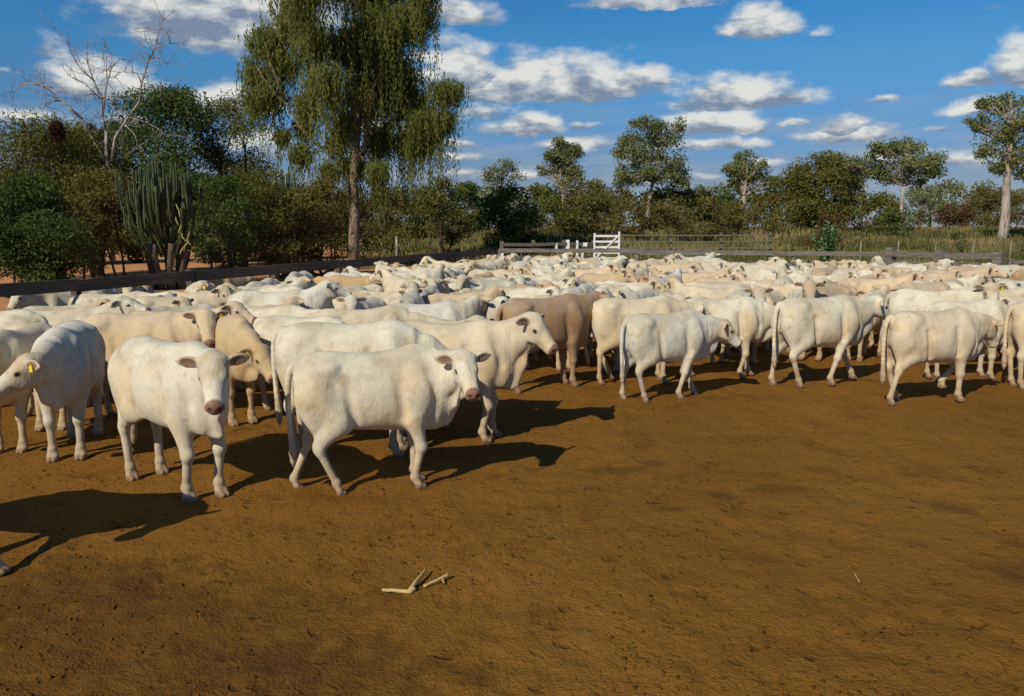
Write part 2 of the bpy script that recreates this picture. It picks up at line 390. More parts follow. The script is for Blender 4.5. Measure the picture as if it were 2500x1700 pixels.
    for i in range(len(pts)-1): V.rc(pts[i], pts[i+1], rr[i], rr[i+1], .03 if i < 3 else .010)
    sb = ctl[6]; pts[4] = ctl[5]
    Vt, Fc = V.mesh()
    # ---- masks: muzzle, ear inside, hoof and dirt, face
    q = (Vt-poll) @ M/HS; msk = np.zeros((len(Vt), 4), np.float32)
    def sm(x, a, c): t = np.clip((x-a)/(c-a), 0, 1); return t*t*(3-2*t)
    near = (np.linalg.norm(Vt-hl(.2, 0, -.1), axis=1) < .34)
    msk[:, 0] = sm(q[:, 0]+q[:, 2]*.35, .345, .370)*near*(np.abs(q[:, 1]) < .09)
    for c, Me in ears:
        e = (Vt-c) @ Me; m = (np.abs(e[:, 2]) < .05) & (np.linalg.norm(e, axis=1) < .14)
        rad = np.sqrt((e[:, 0]/.074)**2+(e[:, 1]/.038)**2)
        msk[:, 1] = np.maximum(msk[:, 1], m*sm(e[:, 2], -.012, .006)*sm(rad, 1.0, .7))
    for s in (-1, 1):
        d = np.linalg.norm((q-[.150, s*.094, -.055])/[1.25, 1, 1], axis=1)
        msk[:, 3] = np.maximum(msk[:, 3], sm(d, .030, .016))
        d = np.linalg.norm(q-[.428, s*.036, -.082], axis=1); msk[:, 3] = np.maximum(msk[:, 3], sm(d, .022, .012)*.8)
    face = sm(q[:, 0], .30, .10)*sm(q[:, 0], -.16, -.02)*sm(np.abs(q[:, 1]), .30, .20)*sm(q[:, 2], -.22, -.10)
    for hf, fl in hooves:
        d = np.linalg.norm(Vt-hf, axis=1); msk[:, 2] = np.maximum(msk[:, 2], (d < .11)*sm(Vt[:, 2]-hf[2], .035, .018))
    sd = np.linalg.norm(Vt-(pts[4]+sb)/2, axis=1); swm = (Vt[:, 0] < -.70)*sm(sd, .24, .12)*(np.abs(Vt[:, 1]-pts[4][1]-sw*.02) < .07)
    msk[:, 2] = np.maximum(msk[:, 2], swm*.45)
    cx = lambda x: np.where(x < .35, x*BX, .35*BX+(x-.35))
    Vt = Vt.copy(); Vt[:, 0] = cx(Vt[:, 0]); sh_ = np.array([.35*(1-BX), 0, 0]); poll = poll-sh_; ears = [(c-sh_, Me) for c, Me in ears]
    return Vt, Fc, msk, dict(face=face, poll=poll, M=M, ears=ears, hl=hl, F=F, S=S, U=U)
def coat_material():
    m, b, p = newmat('cow_coat', .78, .25)
    oi = b.n('ShaderNodeObjectInfo'); tc = b.n('ShaderNodeTexCoord'); at = b.n('ShaderNodeAttribute', attribute_name='mask')
    sp = b.n('ShaderNodeSeparateColor'); b.put(sp.inputs[0], at.outputs['Color'])
    off = b.v('SCALE', (17., 9., 5.)); b.put(off.node.inputs['Scale'], oi.outputs['Random'])
    P = b.v('ADD', tc.outputs['Object'], off); geo = b.n('ShaderNodeSeparateXYZ'); b.put(geo.inputs[0], tc.outputs['Object'])
    n1 = b.noise(P, 2.6, 4, .55); n2 = b.noise(P, 9, 5, .6); n3 = b.noise(b.v('MULTIPLY', P, (1, 1, .35)), 60, 3, .6); n4 = b.noise(P, 4.3, 3, .5); n5 = b.noise(b.v('MULTIPLY', P, (2.2, 1, 1)), 3.6, 2, .5)
    col = b.mix(b.ss(n1, .42, .66), oi.outputs['Color'], b.mix(1., oi.outputs['Color'], (.96, .87, .72, 1), 'MULTIPLY'))
    fa = b.n('ShaderNodeAttribute', attribute_name='face'); fw = b.m('MULTIPLY', fa.outputs['Fac'], b.ss(b.m('FRACT', b.m('MULTIPLY', oi.outputs['Random'], 7.31)), .35, .9))
    col = b.mix(b.m('MULTIPLY', fw, b.ss(n2, .15, .75)), col, (.46, .30, .14, 1))
    stn = b.m('MULTIPLY', b.ss(n4, .52, .72), b.ss(geo.outputs[0], .05, -.35)); col = b.mix(b.m('MULTIPLY', stn, .72), col, (.34, .24, .09, 1))
    bkg = b.m('MULTIPLY', b.ss(n1, .40, .60), b.ss(geo.outputs[2], .95, 1.16)); col = b.mix(b.m('MULTIPLY', bkg, .45), col, (.40, .36, .29, 1))
    col = b.mix(b.m('MULTIPLY', b.ss(n2, .50, .74), .5), col, (.36, .27, .15, 1))
    col = b.mix(b.m('MULTIPLY', b.ss(n3, .35, .75), .26), col, (.42, .33, .20, 1))
    dirt = b.m('MULTIPLY', b.ss(b.m('ADD', geo.outputs[2], b.m('MULTIPLY', n2, -.25)), .50, -.10), .78); col = b.mix(dirt, col, (.33, .215, .11, 1))
    col = b.mix(b.m('MULTIPLY', sp.outputs['Green'], .85), col, b.mix(n2, (.10, .045, .024, 1), (.24, .12, .07, 1)))
    col = b.mix(b.m('MULTIPLY', sp.outputs['Red'], .95), col, b.mix(n2, (.30, .135, .085, 1), (.14, .06, .04, 1)))
    col = b.mix(b.m('MULTIPLY', sp.outputs['Blue'], .9), col, (.24, .14, .08, 1))
    col = b.mix(at.outputs['Alpha'], col, (.012, .009, .007, 1))
    b.put(p.inputs['Base Color'], col); b.put(p.inputs['Roughness'], b.mixf(sp.outputs['Red'], .8, .45))
    p.inputs['Sheen Weight'].default_value = .12; p.inputs['Sheen Roughness'].default_value = .5
    bp = b.n('ShaderNodeBump'); bp.inputs['Strength'].default_value = .75; bp.inputs['Distance'].default_value = .014
    wr = b.noise(b.v('MULTIPLY', P, (5, 2, .8)), 3.2, 3, .5); neck = b.ss(geo.outputs[0], .45, .6)
    hgt = b.m('ADD', b.m('MULTIPLY', n3, .34), b.m('ADD', b.m('MULTIPLY_ADD', n2, .28, b.m('MULTIPLY', n5, .9)), b.m('MULTIPLY', b.m('MULTIPLY', wr, neck), 1.6)))
    b.put(bp.inputs['Height'], hgt); b.put(p.inputs['Normal'], bp.outputs[0])
    return m
COAT = coat_material()
EYEM, _b, _p = newmat('cow_eye', .12, .6); _p.inputs['Base Color'].default_value = (.012, .008, .006, 1)
TAGM, _b, _p = newmat('yellow_tag', .45, .4); _p.inputs['Base Color'].default_value = (.78, .60, .02, 1)
def uvs(r, n=10, m=7):
    V = []; F = []
    for i in range(m+1):
        t = math.pi*i/m
        for j in range(n): V.append((r[0]*math.sin(t)*math.cos(2*math.pi*j/n), r[1]*math.sin(t)*math.sin(2*math.pi*j/n), r[2]*math.cos(t)))
    for i in range(m):
        for j in range(n): F.append((i*n+j, (i+1)*n+j, (i+1)*n+(j+1) % n, i*n+(j+1) % n))
    return np.array(V), F
def cow_object(parms, eyes=True, link=True):
    Vt, Fc, msk, fr = make_cow(**parms)
    o = npmesh('cow', Vt, Fc, COAT, smooth=True, attr={'mask': ('POINT', 'FLOAT_COLOR', msk), 'face': ('POINT', 'FLOAT', fr['face'])}, link=link)
    if eyes:
        for s in (-1, 1):
            V, F = uvs((.021, .013, .018)); V = V @ fr['M'].T+fr['hl'](.150, s*.093, -.054)
            npmesh('eye', V, F, EYEM, o, True, link=link)
    return o, fr
def add_tag(o, fr, s, link=True):
    """yellow plastic tag hanging in the ear on side s"""
    c, Me = fr['ears'][0 if s < 0 else 1]; p = c-Me[:, 0]*.005+Me[:, 2]*.016
    mb = MB(); n = Vector(Me[:, 2]); up = Vector((0, 0, 1)); sd = up.cross(n).normalized(); up2 = n.cross(sd)
    prof = [(-.008, .010), (.008, .010), (.011, -.006), (.024, -.014), (.025, -.054), (-.025, -.054), (-.024, -.014), (-.011, -.006)]
    P = Vector(p); k = len(prof)
    for t in (0, .006):
        for a, bb in prof: mb.V.append(P+sd*a+up2*bb+n*(t+.004))
    mb.F.append(list(range(k))[::-1]); mb.F.append(list(range(k, 2*k)))
    for j in range(k): mb.F.append([j, (j+1) % k, k+(j+1) % k, k+j])
    e = mb.build('ear_tag', TAGM, o)
    if not link: C.collection.objects.unlink(e)
    return e
# ================================================================ ground
def ssf(x, a, c): t = np.clip((x-a)/(c-a), 0, 1); return t*t*(3-2*t)
def tz(x, y):
    x = np.asarray(x, float); y = np.asarray(y, float)
    return 1.7*ssf(y, 33, 85)*ssf(x+.25*(y-30), -2, 14)
LF0, LF1 = Vector((-12.9, -1.5, 0)), Vector((-.75, 30.6, 0))          # left fence line
BF0 = Vector((12.1, 25.6, 0)); BF1 = Vector((13.75, 22.6, 0)); BF2 = Vector((22.5, 20.6, 0))          # back fence
def soil_nodes(b, P):
    n1 = b.noise(P, .35, 4, .55); n2 = b.noise(P, 1.7, 5, .6); n3 = b.noise(P, 14, 5, .65); n4 = b.noise(P, 55, 4, .6)
    c = b.mix(b.ss(n1, .3, .7), (.178, .077, .0125, 1), (.224, .100, .0170, 1))
    c = b.mix(b.ss(n2, .52, .74), c, (.145, .058, .0090, 1))
    c = b.mix(b.m('MULTIPLY', b.ss(n3, .56, .72), .55), c, (.085, .036, .006, 1))
    c = b.mix(b.m('MULTIPLY', b.ss(n4, .60, .72), .5), c, (.070, .030, .006, 1))
    c = b.mix(b.m('MULTIPLY', b.ss(n4, .40, .28), .35), c, (.24, .125, .030, 1))
    return c, n2, n3, n4
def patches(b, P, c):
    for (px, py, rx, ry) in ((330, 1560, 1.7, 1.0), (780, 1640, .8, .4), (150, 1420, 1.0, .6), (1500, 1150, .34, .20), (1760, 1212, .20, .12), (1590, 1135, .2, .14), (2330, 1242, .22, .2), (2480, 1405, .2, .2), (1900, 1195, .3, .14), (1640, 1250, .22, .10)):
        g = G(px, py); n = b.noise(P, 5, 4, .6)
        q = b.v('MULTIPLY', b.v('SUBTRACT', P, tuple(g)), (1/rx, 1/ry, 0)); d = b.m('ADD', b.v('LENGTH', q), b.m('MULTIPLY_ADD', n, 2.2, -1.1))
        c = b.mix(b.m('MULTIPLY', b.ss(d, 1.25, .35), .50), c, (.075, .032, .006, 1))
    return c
M_SOIL, b, p = newmat('pen_soil', .95, .08)
tc = b.n('ShaderNodeTexCoord'); P = tc.outputs['Object']
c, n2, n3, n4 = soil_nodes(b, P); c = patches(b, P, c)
hv = b.n('ShaderNodeTexVoronoi', feature='F1'); b.put(hv.inputs['Vector'], b.v('ADD', b.v('MULTIPLY', P, (1, 1, 0)), b.v('MULTIPLY', b.noise(P, 11, 4, .65, True), (.16, .16, 0)))); hv.inputs['Scale'].default_value = 7.5
hs_ = b.n('ShaderNodeSeparateColor'); b.put(hs_.inputs[0], hv.outputs['Color'])
hoof = b.m('MULTIPLY', b.ss(hv.outputs['Distance'], .36, .12), b.m('MULTIPLY', b.ss(hs_.outputs['Red'], .35, .6), b.ss(n2, .34, .60)))
rim = b.m('MULTIPLY', b.m('MULTIPLY', b.ss(hv.outputs['Distance'], .22, .36), b.ss(hv.outputs['Distance'], .56, .36)), b.ss(hs_.outputs['Red'], .35, .6))
n6 = b.noise(P, 26, 3, .55); c = b.mix(b.m('MULTIPLY', b.m('MULTIPLY', b.ss(n6, .63, .70), b.ss(n2, .38, .60)), .65), c, (.060, .022, .004, 1))
c = b.mix(b.m('MULTIPLY', hoof, .38), c, (.09, .036, .007, 1)); b.put(p.inputs['Base Color'], c)
vo = b.n('ShaderNodeTexVoronoi', feature='SMOOTH_F1'); b.put(vo.inputs['Vector'], b.v('ADD', P, b.v('SCALE', b.noise(P, 9, 3, .5, True)))); vo.inputs['Scale'].default_value = 11; vo.inputs['Smoothness'].default_value = .6
bp = b.n('ShaderNodeBump'); bp.inputs['Strength'].default_value = .9; bp.inputs['Distance'].default_value = .022
b.put(bp.inputs['Height'], b.m('ADD', b.m('MULTIPLY', n3, 1.0), b.m('ADD', b.m('MULTIPLY', n4, .40), b.m('MULTIPLY_ADD', hoof, -.62, b.m('MULTIPLY_ADD', rim, .10, b.m('MULTIPLY', vo.outputs['Distance'], .35))))))
b.put(p.inputs['Normal'], bp.outputs[0])
# pen soil: a trodden sheet, finely shaped near the yard rail
ys = 1.2*np.exp(np.arange(0, math.log(34/1.2), .0085)); us = np.linspace(-1, 1, 520); us = np.sign(us)*(np.abs(us)*.75+np.abs(us)**3*.35)
Yg, Ug = np.meshgrid(ys, us, indexing='ij'); Xg = Ug*(Yg+2.2)
def fbm_grid(X, Y, s, seed, oc=4):
    out = np.zeros_like(X); a = 1.
    r2 = np.random.default_rng(seed)
    for o in range(oc):
        T = r2.random((256, 256)); x = X*s+31.7*o; y = Y*s+17.3*o
        xi = np.floor(x).astype(int); yi = np.floor(y).astype(int); fx = x-xi; fy = y-yi; fx = fx*fx*(3-2*fx); fy = fy*fy*(3-2*fy)
        g = lambda i, j: T[(xi+i) % 256, (yi+j) % 256]
        out += a*((g(0, 0)*(1-fx)+g(1, 0)*fx)*(1-fy)+(g(0, 1)*(1-fx)+g(1, 1)*fx)*fy-.5); a *= .5; s *= 2.03
    return out
Z = .055*fbm_grid(Xg, Yg, .5, 1, 3)+.030*fbm_grid(Xg, Yg, 3.1, 2, 3)+.022*np.minimum(fbm_grid(Xg, Yg, 9, 3, 2), .12)
rough_ = np.clip(fbm_grid(Xg, Yg, .45, 44, 3)*1.6+.25-.10*Xg/(Yg*.3+1), 0, 1.4)
Z += rough_*(.018*fbm_grid(Xg, Yg, 7, 45, 2)+.030*np.minimum(fbm_grid(Xg, Yg, 5.5, 46, 2)+.02, 0))
Z += .02
nr, nc = Xg.shape; idx = np.arange(nr*nc).reshape(nr, nc)
Fq = np.stack([idx[:-1, :-1], idx[:-1, 1:], idx[1:, 1:], idx[1:, :-1]], -1).reshape(-1, 4)
V = np.stack([Xg, Yg, Z*.8-.012], -1).reshape(-1, 3)
def left_x(y): return LF0.x+(y-LF0.y)*(LF1.x-LF0.x)/(LF1.y-LF0.y)
def back_y(x): return np.interp(x, [LF1.x-8, LF1.x, BF0.x, BF1.x, BF2.x], [LF1.y+3, LF1.y, BF0.y, BF1.y, BF2.y])
cen = V[Fq].mean(1); keep = (cen[:, 0] > left_x(cen[:, 1])-.1) & (cen[:, 1] < back_y(cen[:, 0])+.15)
soil = npmesh('ground', V, Fq[keep][:, ::-1][:, ::-1], M_SOIL, smooth=True); tag(soil, kind='structure')
# clods and dung crumbs lying on it
def rock_mesh(n, seed):
    r = np.random.default_rng(seed); ico = [(0, 0, 1), (.89, 0, .45), (.28, .85, .45), (-.72, .53, .45), (-.72, -.53, .45), (.28, -.85, .45), (.72, .53, -.45), (-.28, .85, -.45), (-.89, 0, -.45), (-.28, -.85, -.45), (.72, -.53, -.45), (0, 0, -1)]
    f = [(0, 1, 2), (0, 2, 3), (0, 3, 4), (0, 4, 5), (0, 5, 1), (1, 6, 2), (2, 7, 3), (3, 8, 4), (4, 9, 5), (5, 10, 1), (2, 6, 7), (3, 7, 8), (4, 8, 9), (5, 9, 10), (1, 10, 6), (6, 11, 7), (7, 11, 8), (8, 11, 9), (9, 11, 10), (10, 11, 6)]
    ico = np.array(ico); yy = 2.6*np.exp(r.random(n)*1.5); xx = (r.random(n)*1.5-.78)*yy
    dens = fbm_grid(xx, yy, .9, 11, 3); k = (dens+r.random(n)*.5 > .22); yy, xx = yy[k], xx[k]; n = len(xx)
    sz = (.003+.011*r.random(n)**3)
    V = ico[None]*(1+.35*r.standard_normal((n, 12, 1)).clip(-1, 1))*sz[:, None, None]*np.array([1.3, 1, .62])
    an = r.random(n)*6.28; ca, sa = np.cos(an)[:, None], np.sin(an)[:, None]
    Vx = V[:, :, 0]*ca-V[:, :, 1]*sa+xx[:, None]; Vy = V[:, :, 0]*sa+V[:, :, 1]*ca+yy[:, None]
    base = (.055*fbm_grid(xx, yy, .5, 1, 3)+.030*fbm_grid(xx, yy, 3.1, 2, 3)+.022*np.minimum(fbm_grid(xx, yy, 9, 3, 2), .12)+.02)*.8-.012
    V = np.stack([Vx, Vy, V[:, :, 2]+base[:, None]+sz[:, None]*.25], -1)
    F = np.array(f)[None]+12*np.arange(n)[:, None, None]
    return V.reshape(-1, 3), F.reshape(-1, 3)
M_CLOD, b, p = newmat('soil_clod', .95, .05); g = b.n('ShaderNodeNewGeometry')
b.put(p.inputs['Base Color'], b.mix(g.outputs['Random Per Island'], (.075, .032, .005, 1), (.16, .068, .010, 1)))
Vr, Fr = rock_mesh(9000, 21); tag(npmesh('soil_clods', Vr, Fr, M_CLOD), 'small dark clods and crumbs strewn over the brown soil', 'soil clods', kind='stuff')
# outer terrain
M_LAND, b, p = newmat('land', .95, .08)
tc = b.n('ShaderNodeTexCoord'); P = tc.outputs['Object']; sx = b.n('ShaderNodeSeparateXYZ'); b.put(sx.inputs[0], P)
n1 = b.noise(P, .12, 4, .5); n2 = b.noise(b.v('MULTIPLY', P, (.35, 1.4, 1)), .9, 5, .6); n3 = b.noise(P, 4, 5, .6)
sand = b.mix(b.ss(n2, .35, .65), (.44, .19, .07, 1), (.56, .29, .13, 1)); sand = b.mix(b.m('MULTIPLY', b.ss(n2, .60, .72), .7), sand, (.14, .09, .035, 1))
sand = b.mix(b.m('MULTIPLY', b.ss(n3, .55, .7), .4), sand, (.22, .10, .04, 1))
grs = b.mix(n1, (.15, .12, .035, 1), (.24, .17, .065, 1)); grs = b.mix(b.ss(n2, .5, .7), grs, (.10, .11, .028, 1))
gm = b.ss(b.m('ADD', b.m('ADD', sx.outputs[0], b.m('MULTIPLY', sx.outputs[1], .20)), b.m('MULTIPLY', n1, 6)), 2.5, 9.5)
gm = b.m('MAXIMUM', gm, b.ss(sx.outputs[1], 75, 120))
gm = b.m('MULTIPLY', gm, b.ss(b.m('ADD', sx.outputs[1], b.m('MULTIPLY', n2, 6)), 33.5, 37))
lc = b.mix(gm, sand, grs); so_, _, _, _ = soil_nodes(b, P)
pm = b.m('LESS_THAN', sx.outputs[1], 15); lc = b.mix(pm, lc, so_)
b.put(p.inputs['Base Color'], lc)
bp = b.n('ShaderNodeBump'); bp.inputs['Strength'].default_value = .6; bp.inputs['Distance'].default_value = .05; b.put(bp.inputs['Height'], n3); b.put(p.inputs['Normal'], bp.outputs[0])
tx = np.sinh(np.linspace(-4.4, 4.4, 150))*14; ty = np.concatenate([np.linspace(-80, 0, 10), 2+np.sinh(np.linspace(0, 4.2, 130))*30])
TX, TY = np.meshgrid(tx, ty, indexing='ij'); TZ = tz(TX, TY)-.06+.25*fbm_grid(TX, TY, .09, 8, 3)*ssf(TY, 36, 60)
ii = np.arange(TX.size).reshape(TX.shape)
tag(npmesh('terrain', np.stack([TX, TY, TZ], -1).reshape(-1, 3), np.stack([ii[:-1, :-1], ii[1:, :-1], ii[1:, 1:], ii[:-1, 1:]], -1).reshape(-1, 4), M_LAND, smooth=True), kind='structure')
# ================================================================ foliage helpers
def leafmat(name, c1, c2, c3=None, tr=.3):
    m = bpy.data.materials.new(name); m.use_nodes = True; nt = m.node_tree; nt.nodes.clear(); b = NB(nt)
    at = b.n('ShaderNodeAttribute', attribute_name='tint')
    col = b.ramp(at.outputs['Fac'], [(0, c1), (.6, c2), (1, c3 or c2)])
    d = b.n('ShaderNodeBsdfDiffuse'); t = b.n('ShaderNodeBsdfTranslucent'); mx = b.n('ShaderNodeMixShader'); o = b.n('ShaderNodeOutputMaterial')
    b.put(d.inputs[0], col); b.put(t.inputs[0], col); mx.inputs[0].default_value = tr
    nt.links.new(d.outputs[0], mx.inputs[1]); nt.links.new(t.outputs[0], mx.inputs[2]); nt.links.new(mx.outputs[0], o.inputs[0]); return m
def unit(v): return v/np.maximum(np.linalg.norm(v, axis=-1, keepdims=True), 1e-6)
def leaf_mesh(name, Cn, A, L, Wd, tint, mat, parent, r):
    """one rhombic leaf face per centre, long axis A"""
    n = len(Cn); A = unit(A); B = unit(np.cross(A, r.standard_normal((n, 3)))); L = np.broadcast_to(L, n)[:, None]; Wd = np.broadcast_to(Wd, n)[:, None]
    V = np.stack([Cn-A*L/2, Cn+B*Wd/2, Cn+A*L/2, Cn-B*Wd/2], 1).reshape(-1, 3); F = np.arange(4*n).reshape(n, 4)
    return npmesh(name, V, F, mat, parent, attr={'tint': ('FACE', 'FLOAT', tint)})
def inball(n, r):
    v = unit(r.standard_normal((n, 3))); return v*(r.random((n, 1))**(1/2.2))
BARK, b, p = newmat('bark', .9, .1); tcc = b.n('ShaderNodeTexCoord'); nn = b.noise(b.v('MULTIPLY', tcc.outputs['Object'], (4, 4, 1)), 2.5, 5, .6)
b.put(p.inputs['Base Color'], b.mix(nn, (.05, .035, .022, 1), (.17, .12, .08, 1)))
PALEBARK, b, p = newmat('pale_bark', .85, .1); tcc = b.n('ShaderNodeTexCoord'); nn = b.noise(b.v('MULTIPLY', tcc.outputs['Object'], (4, 4, .8)), 2.0, 5, .6)
b.put(p.inputs['Base Color'], b.ramp(nn, [(.35, (.15, .10, .07)), (.5, (.34, .27, .21)), (.7, (.46, .40, .34))]))
DEADWOOD, b, p = newmat('dead_wood', .85, .1); tcc = b.n('ShaderNodeTexCoord'); nn = b.noise(b.v('MULTIPLY', tcc.outputs['Object'], (3, 3, 1)), 2.2, 5, .6)
b.put(p.inputs['Base Color'], b.ramp(nn, [(.35, (.12, .09, .075)), (.55, (.30, .265, .235)), (.7, (.52, .48, .43))]))
def bend(p, q, r, k, n=6, sag=0.):
    p = Vector(p); q = Vector(q); d = (q-p).length; o = [Vector(r.standard_normal(3)*k*d) for _ in range(2)]; out = []
    for i in range(n+1):
        t = i/n; w = math.sin(math.pi*t); out.append(p.lerp(q, t)+o[0]*w*.6+o[1]*math.sin(2*math.pi*t)*.3+Vector((0, 0, sag*w*d)))
    return out
LM = {
 'dark': leafmat('leaf_dark', (0.024, 0.048, 0.014), (0.069, 0.109, 0.029), (0.130, 0.160, 0.050)),
 'green': leafmat('leaf_green', (0.030, 0.051, 0.015), (0.090, 0.124, 0.031), (0.161, 0.184, 0.055)),
 'olive': leafmat('leaf_olive', (0.064, 0.070, 0.019), (0.146, 0.145, 0.037), (0.238, 0.213, 0.070)),
 'brown': leafmat('leaf_brown', (0.073, 0.059, 0.018), (0.163, 0.129, 0.038), (0.245, 0.207, 0.069)),
 'grey': leafmat('leaf_grey', (0.086, 0.104, 0.052), (0.216, 0.229, 0.113), (0.411, 0.399, 0.220)),
 'gum': leafmat('leaf_gum', (0.061, 0.079, 0.033), (0.185, 0.200, 0.070), (0.368, 0.359, 0.156)),
 'willow': leafmat('leaf_willow', (0.069, 0.083, 0.024), (0.190, 0.205, 0.053), (0.299, 0.299, 0.099), .5),
 'rust': leafmat('leaf_rust', (0.064, 0.036, 0.015), (0.141, 0.077, 0.032), (0.205, 0.128, 0.064)),
}
def tree(name, label, cat, px, d, top, width, mat, seed, clumps=26, dens=1., leaf=(.16, .07), bottom=.25, trunks=1, bark=None, group=None, trunk_r=None, lobes=None, sparse=0., lean=0., base_px=None, gappy=.0, fl=1.):
    """px: picture column of the crown's middle, d: distance, top: picture row of its top, width: crown width in picture px"""
    r = np.random.default_rng(seed); c = W(px, top, d); x0 = c.x; gz = float(tz(x0, d)); H = c.z-gz; wr = width*d/FPX/2; dep = wr*.85
    bx = x0 if base_px is None else (base_px-1250)/FPX*d
    root = empty(name, (bx, d, gz)); tag(root, label, cat, group)
    zb = H*bottom; cz = (H+zb)/2; rz = (H-zb)/2; cen = []; rad = []
    if lobes: clumps = max(clumps, 6*len(lobes))
    for i in range(clumps):
        v = unit(r.standard_normal(3)); q = r.random()**(1/3)*.95; cr = (.19+.19*r.random())*min(wr, rz*1.25)
        if lobes: # lobes given in px: (x, y, rx, ry)
            lx, ly, lrx, lry = lobes[i % len(lobes)]; pc = W(lx, ly, d); q = r.random()**.5
            dz_ = (abs(math.sin(lx*1.3+ly))*1.2-.6)*wr*.7
            cc = np.array([pc.x-bx+v[0]*q*lrx*d/FPX*.9, dz_+v[1]*q*lrx*d/FPX*.9, pc.z-gz+v[2]*q*lry*d/FPX*.8]); cr = (.46+.40*r.random())*min(lrx, lry)*d/FPX
        else:
            u = r.uniform(-1, 1); hr = math.sqrt(max(0, 1-abs(u)**(2.2 if u > 0 else 4))); a = r.random()*6.283; q = r.random()**.4; s = max(.0, 1-cr/wr)
            cc = np.array([x0-bx+math.cos(a)*q*hr*wr*s*1.08, math.sin(a)*q*hr*dep*s, cz+u*(rz-cr*.6)])
        cen.append(cc); rad.append(cr)
    cen = np.array(cen); rad = np.array(rad); w_ = rad**2; area = 4*math.pi*w_.sum()
    n = int(min(24000, dens*area*(1.15 if lobes else .72)/(leaf[0]*leaf[1]))); ci = r.choice(len(cen), n, p=w_/w_.sum())
    bb = inball(n, r); fr_ = r.random(len(cen)); Cn = cen[ci]+bb*rad[ci][:, None]*np.array([1.15, 1.1, .80])*fl; Cn += r.standard_normal((n, 3))*.05*wr*(.4+sparse)
    if lobes:
        nf = int(n*.28); lc = cen.mean(0); q_ = inball(nf, r); Cn = np.concatenate([Cn, lc+q_*np.array([wr*.85, wr*.6, (cen[:, 2].max()-cen[:, 2].min())*.52])]); ci = np.concatenate([ci, r.integers(0, len(cen), nf)]); bb = np.concatenate([bb, q_]); n += nf
    Cn[:, 2] = np.maximum(Cn[:, 2], .12)
    tint = np.clip(.30+.38*r.random(n)+.32*(fr_[ci]-.3), 0, 1); A = r.standard_normal((n, 3))+bb*.6+[0, 0, -.2]
    leaf_mesh('crown', Cn, A, leaf[0]*(.6+.8*r.random(n)), leaf[1]*(.6+.8*r.random(n)), tint, LM[mat], root, r)
    mb = MB(); tr = trunk_r or .035*H+.03; bark = bark or BARK
    order = np.argsort(-rad)[:max(6, len(cen)//2)] if not lobes else range(len(cen))
    for k in range(trunks):
        b0 = Vector((r.normal()*.12*wr, r.normal()*.12*wr, -.05)) if trunks > 1 else Vector((0, 0, -.05)); f = Vector((b0.x+r.normal()*.1*wr+(x0-bx)*.55+lean, b0.y+r.normal()*.12*wr, zb+.18*(H-zb)))
        if trunks > 1: f = Vector((b0.x*2.6+r.normal()*.15*wr, b0.y*2.6, zb*1.15))
        pts = bend(b0, f, r, .04); t0 = tr/math.sqrt(trunks); mb.tube(pts, [t0*(1.15-.55*i/6) for i in range(7)], 8)
        top = Vector(cen[int(np.argmax(cen[:, 2]))]) if trunks == 1 else Vector((f.x*1.5, f.y*1.5, cz+.3*rz))
        ax = bend(f, top.lerp(Vector((top.x*.3+(x0-bx)*.7, 0, top.z)), .6), r, .06, 8); mb.tube(ax, [t0*.60*(1-.9*i/8)+.008 for i in range(9)], 6)
        for m_ in order:
            if trunks > 1 and (m_ % trunks) != k: continue
            e = Vector(cen[m_]); j = max(0, min(6, int(8*(e.z-f.z)/(top.z-f.z+.01)*.75-1))); st = ax[j]; L_ = (e-st).length
            mb.tube(bend(st, e, r, .08, 5, .08), [t0*.24*(1-.085*j)*(1-.85*i/5)+.006 for i in range(6)], 5)
            for _ in range(2): mb.tube(bend(st.lerp(e, .5+.4*r.random()), e+Vector(inball(1, r)[0])*rad[m_]*.9, r, .08, 3), [t0*.12, t0*.09, t0*.06, .004], 4)
    mb.build('trunk', bark, root, True); return root
# ================================================================ trees and shrubs, left grove
tree('thorn_tree', 'feathery olive-green thorn tree at the far left behind the dark bush', 'tree', 70, 36, 280, 350, 'olive', 1, 50, .9, (.17, .06), .25, 2, sparse=.9)
tree('thorn_tree', 'dark green dense bush filling the left edge of the photo', 'bush', 60, 27, 425, 350, 'dark', 2, 40, 1.0, (.14, .06), .06, 6)
tree('thorn_tree', 'olive-brown thorny bush between the dark left bush and the candelabra tree', 'bush', 245, 31, 410, 250, 'brown', 3, 40, .9, (.13, .05), .07, 6)
tree('thorn_tree', 'broad green tree rising behind the bare white branches', 'tree', 400, 46, 205, 330, 'green', 4, 34, .9, (.22, .09), .30, 2)
tree('thorn_tree', 'thin olive tree with bare grey twigs left of the tall weeping tree', 'tree', 565, 48, 235, 240, 'olive', 5, 34, .75, (.20, .07), .35, 2, sparse=.7)
tree('thorn_tree', 'low olive tree standing under the bare white branches', 'tree', 200, 40, 300, 270, 'olive', 6, 40, .9, (.18, .07), .25, 3)
tree('thorn_tree', 'green bush directly right of the candelabra tree', 'bush', 545, 35, 420, 210, 'green', 7, 34, .9, (.15, .06), .06, 5)
tree('thorn_tree', 'olive bush between the green bush and the weeping tree trunk', 'bush', 665, 37, 390, 210, 'olive', 8, 34, .9, (.15, .06), .06, 5)
tree('thorn_tree', 'dusky brown bush immediately left of the weeping tree trunk', 'bush', 775, 39, 430, 190, 'brown', 9, 32, .9, (.15, .06), .05, 5)
tree('thorn_tree', 'dark green bush hidden behind the candelabra tree', 'bush', 420, 38, 400, 220, 'dark', 10, 26, .9, (.17, .07), .20, 4)
BROWNBARK, b, p = newmat('brown_bark', .9, .1); tcc = b.n('ShaderNodeTexCoord'); nn = b.noise(b.v('MULTIPLY', tcc.outputs['Object'], (5, 5, .8)), 2.4, 5, .65)
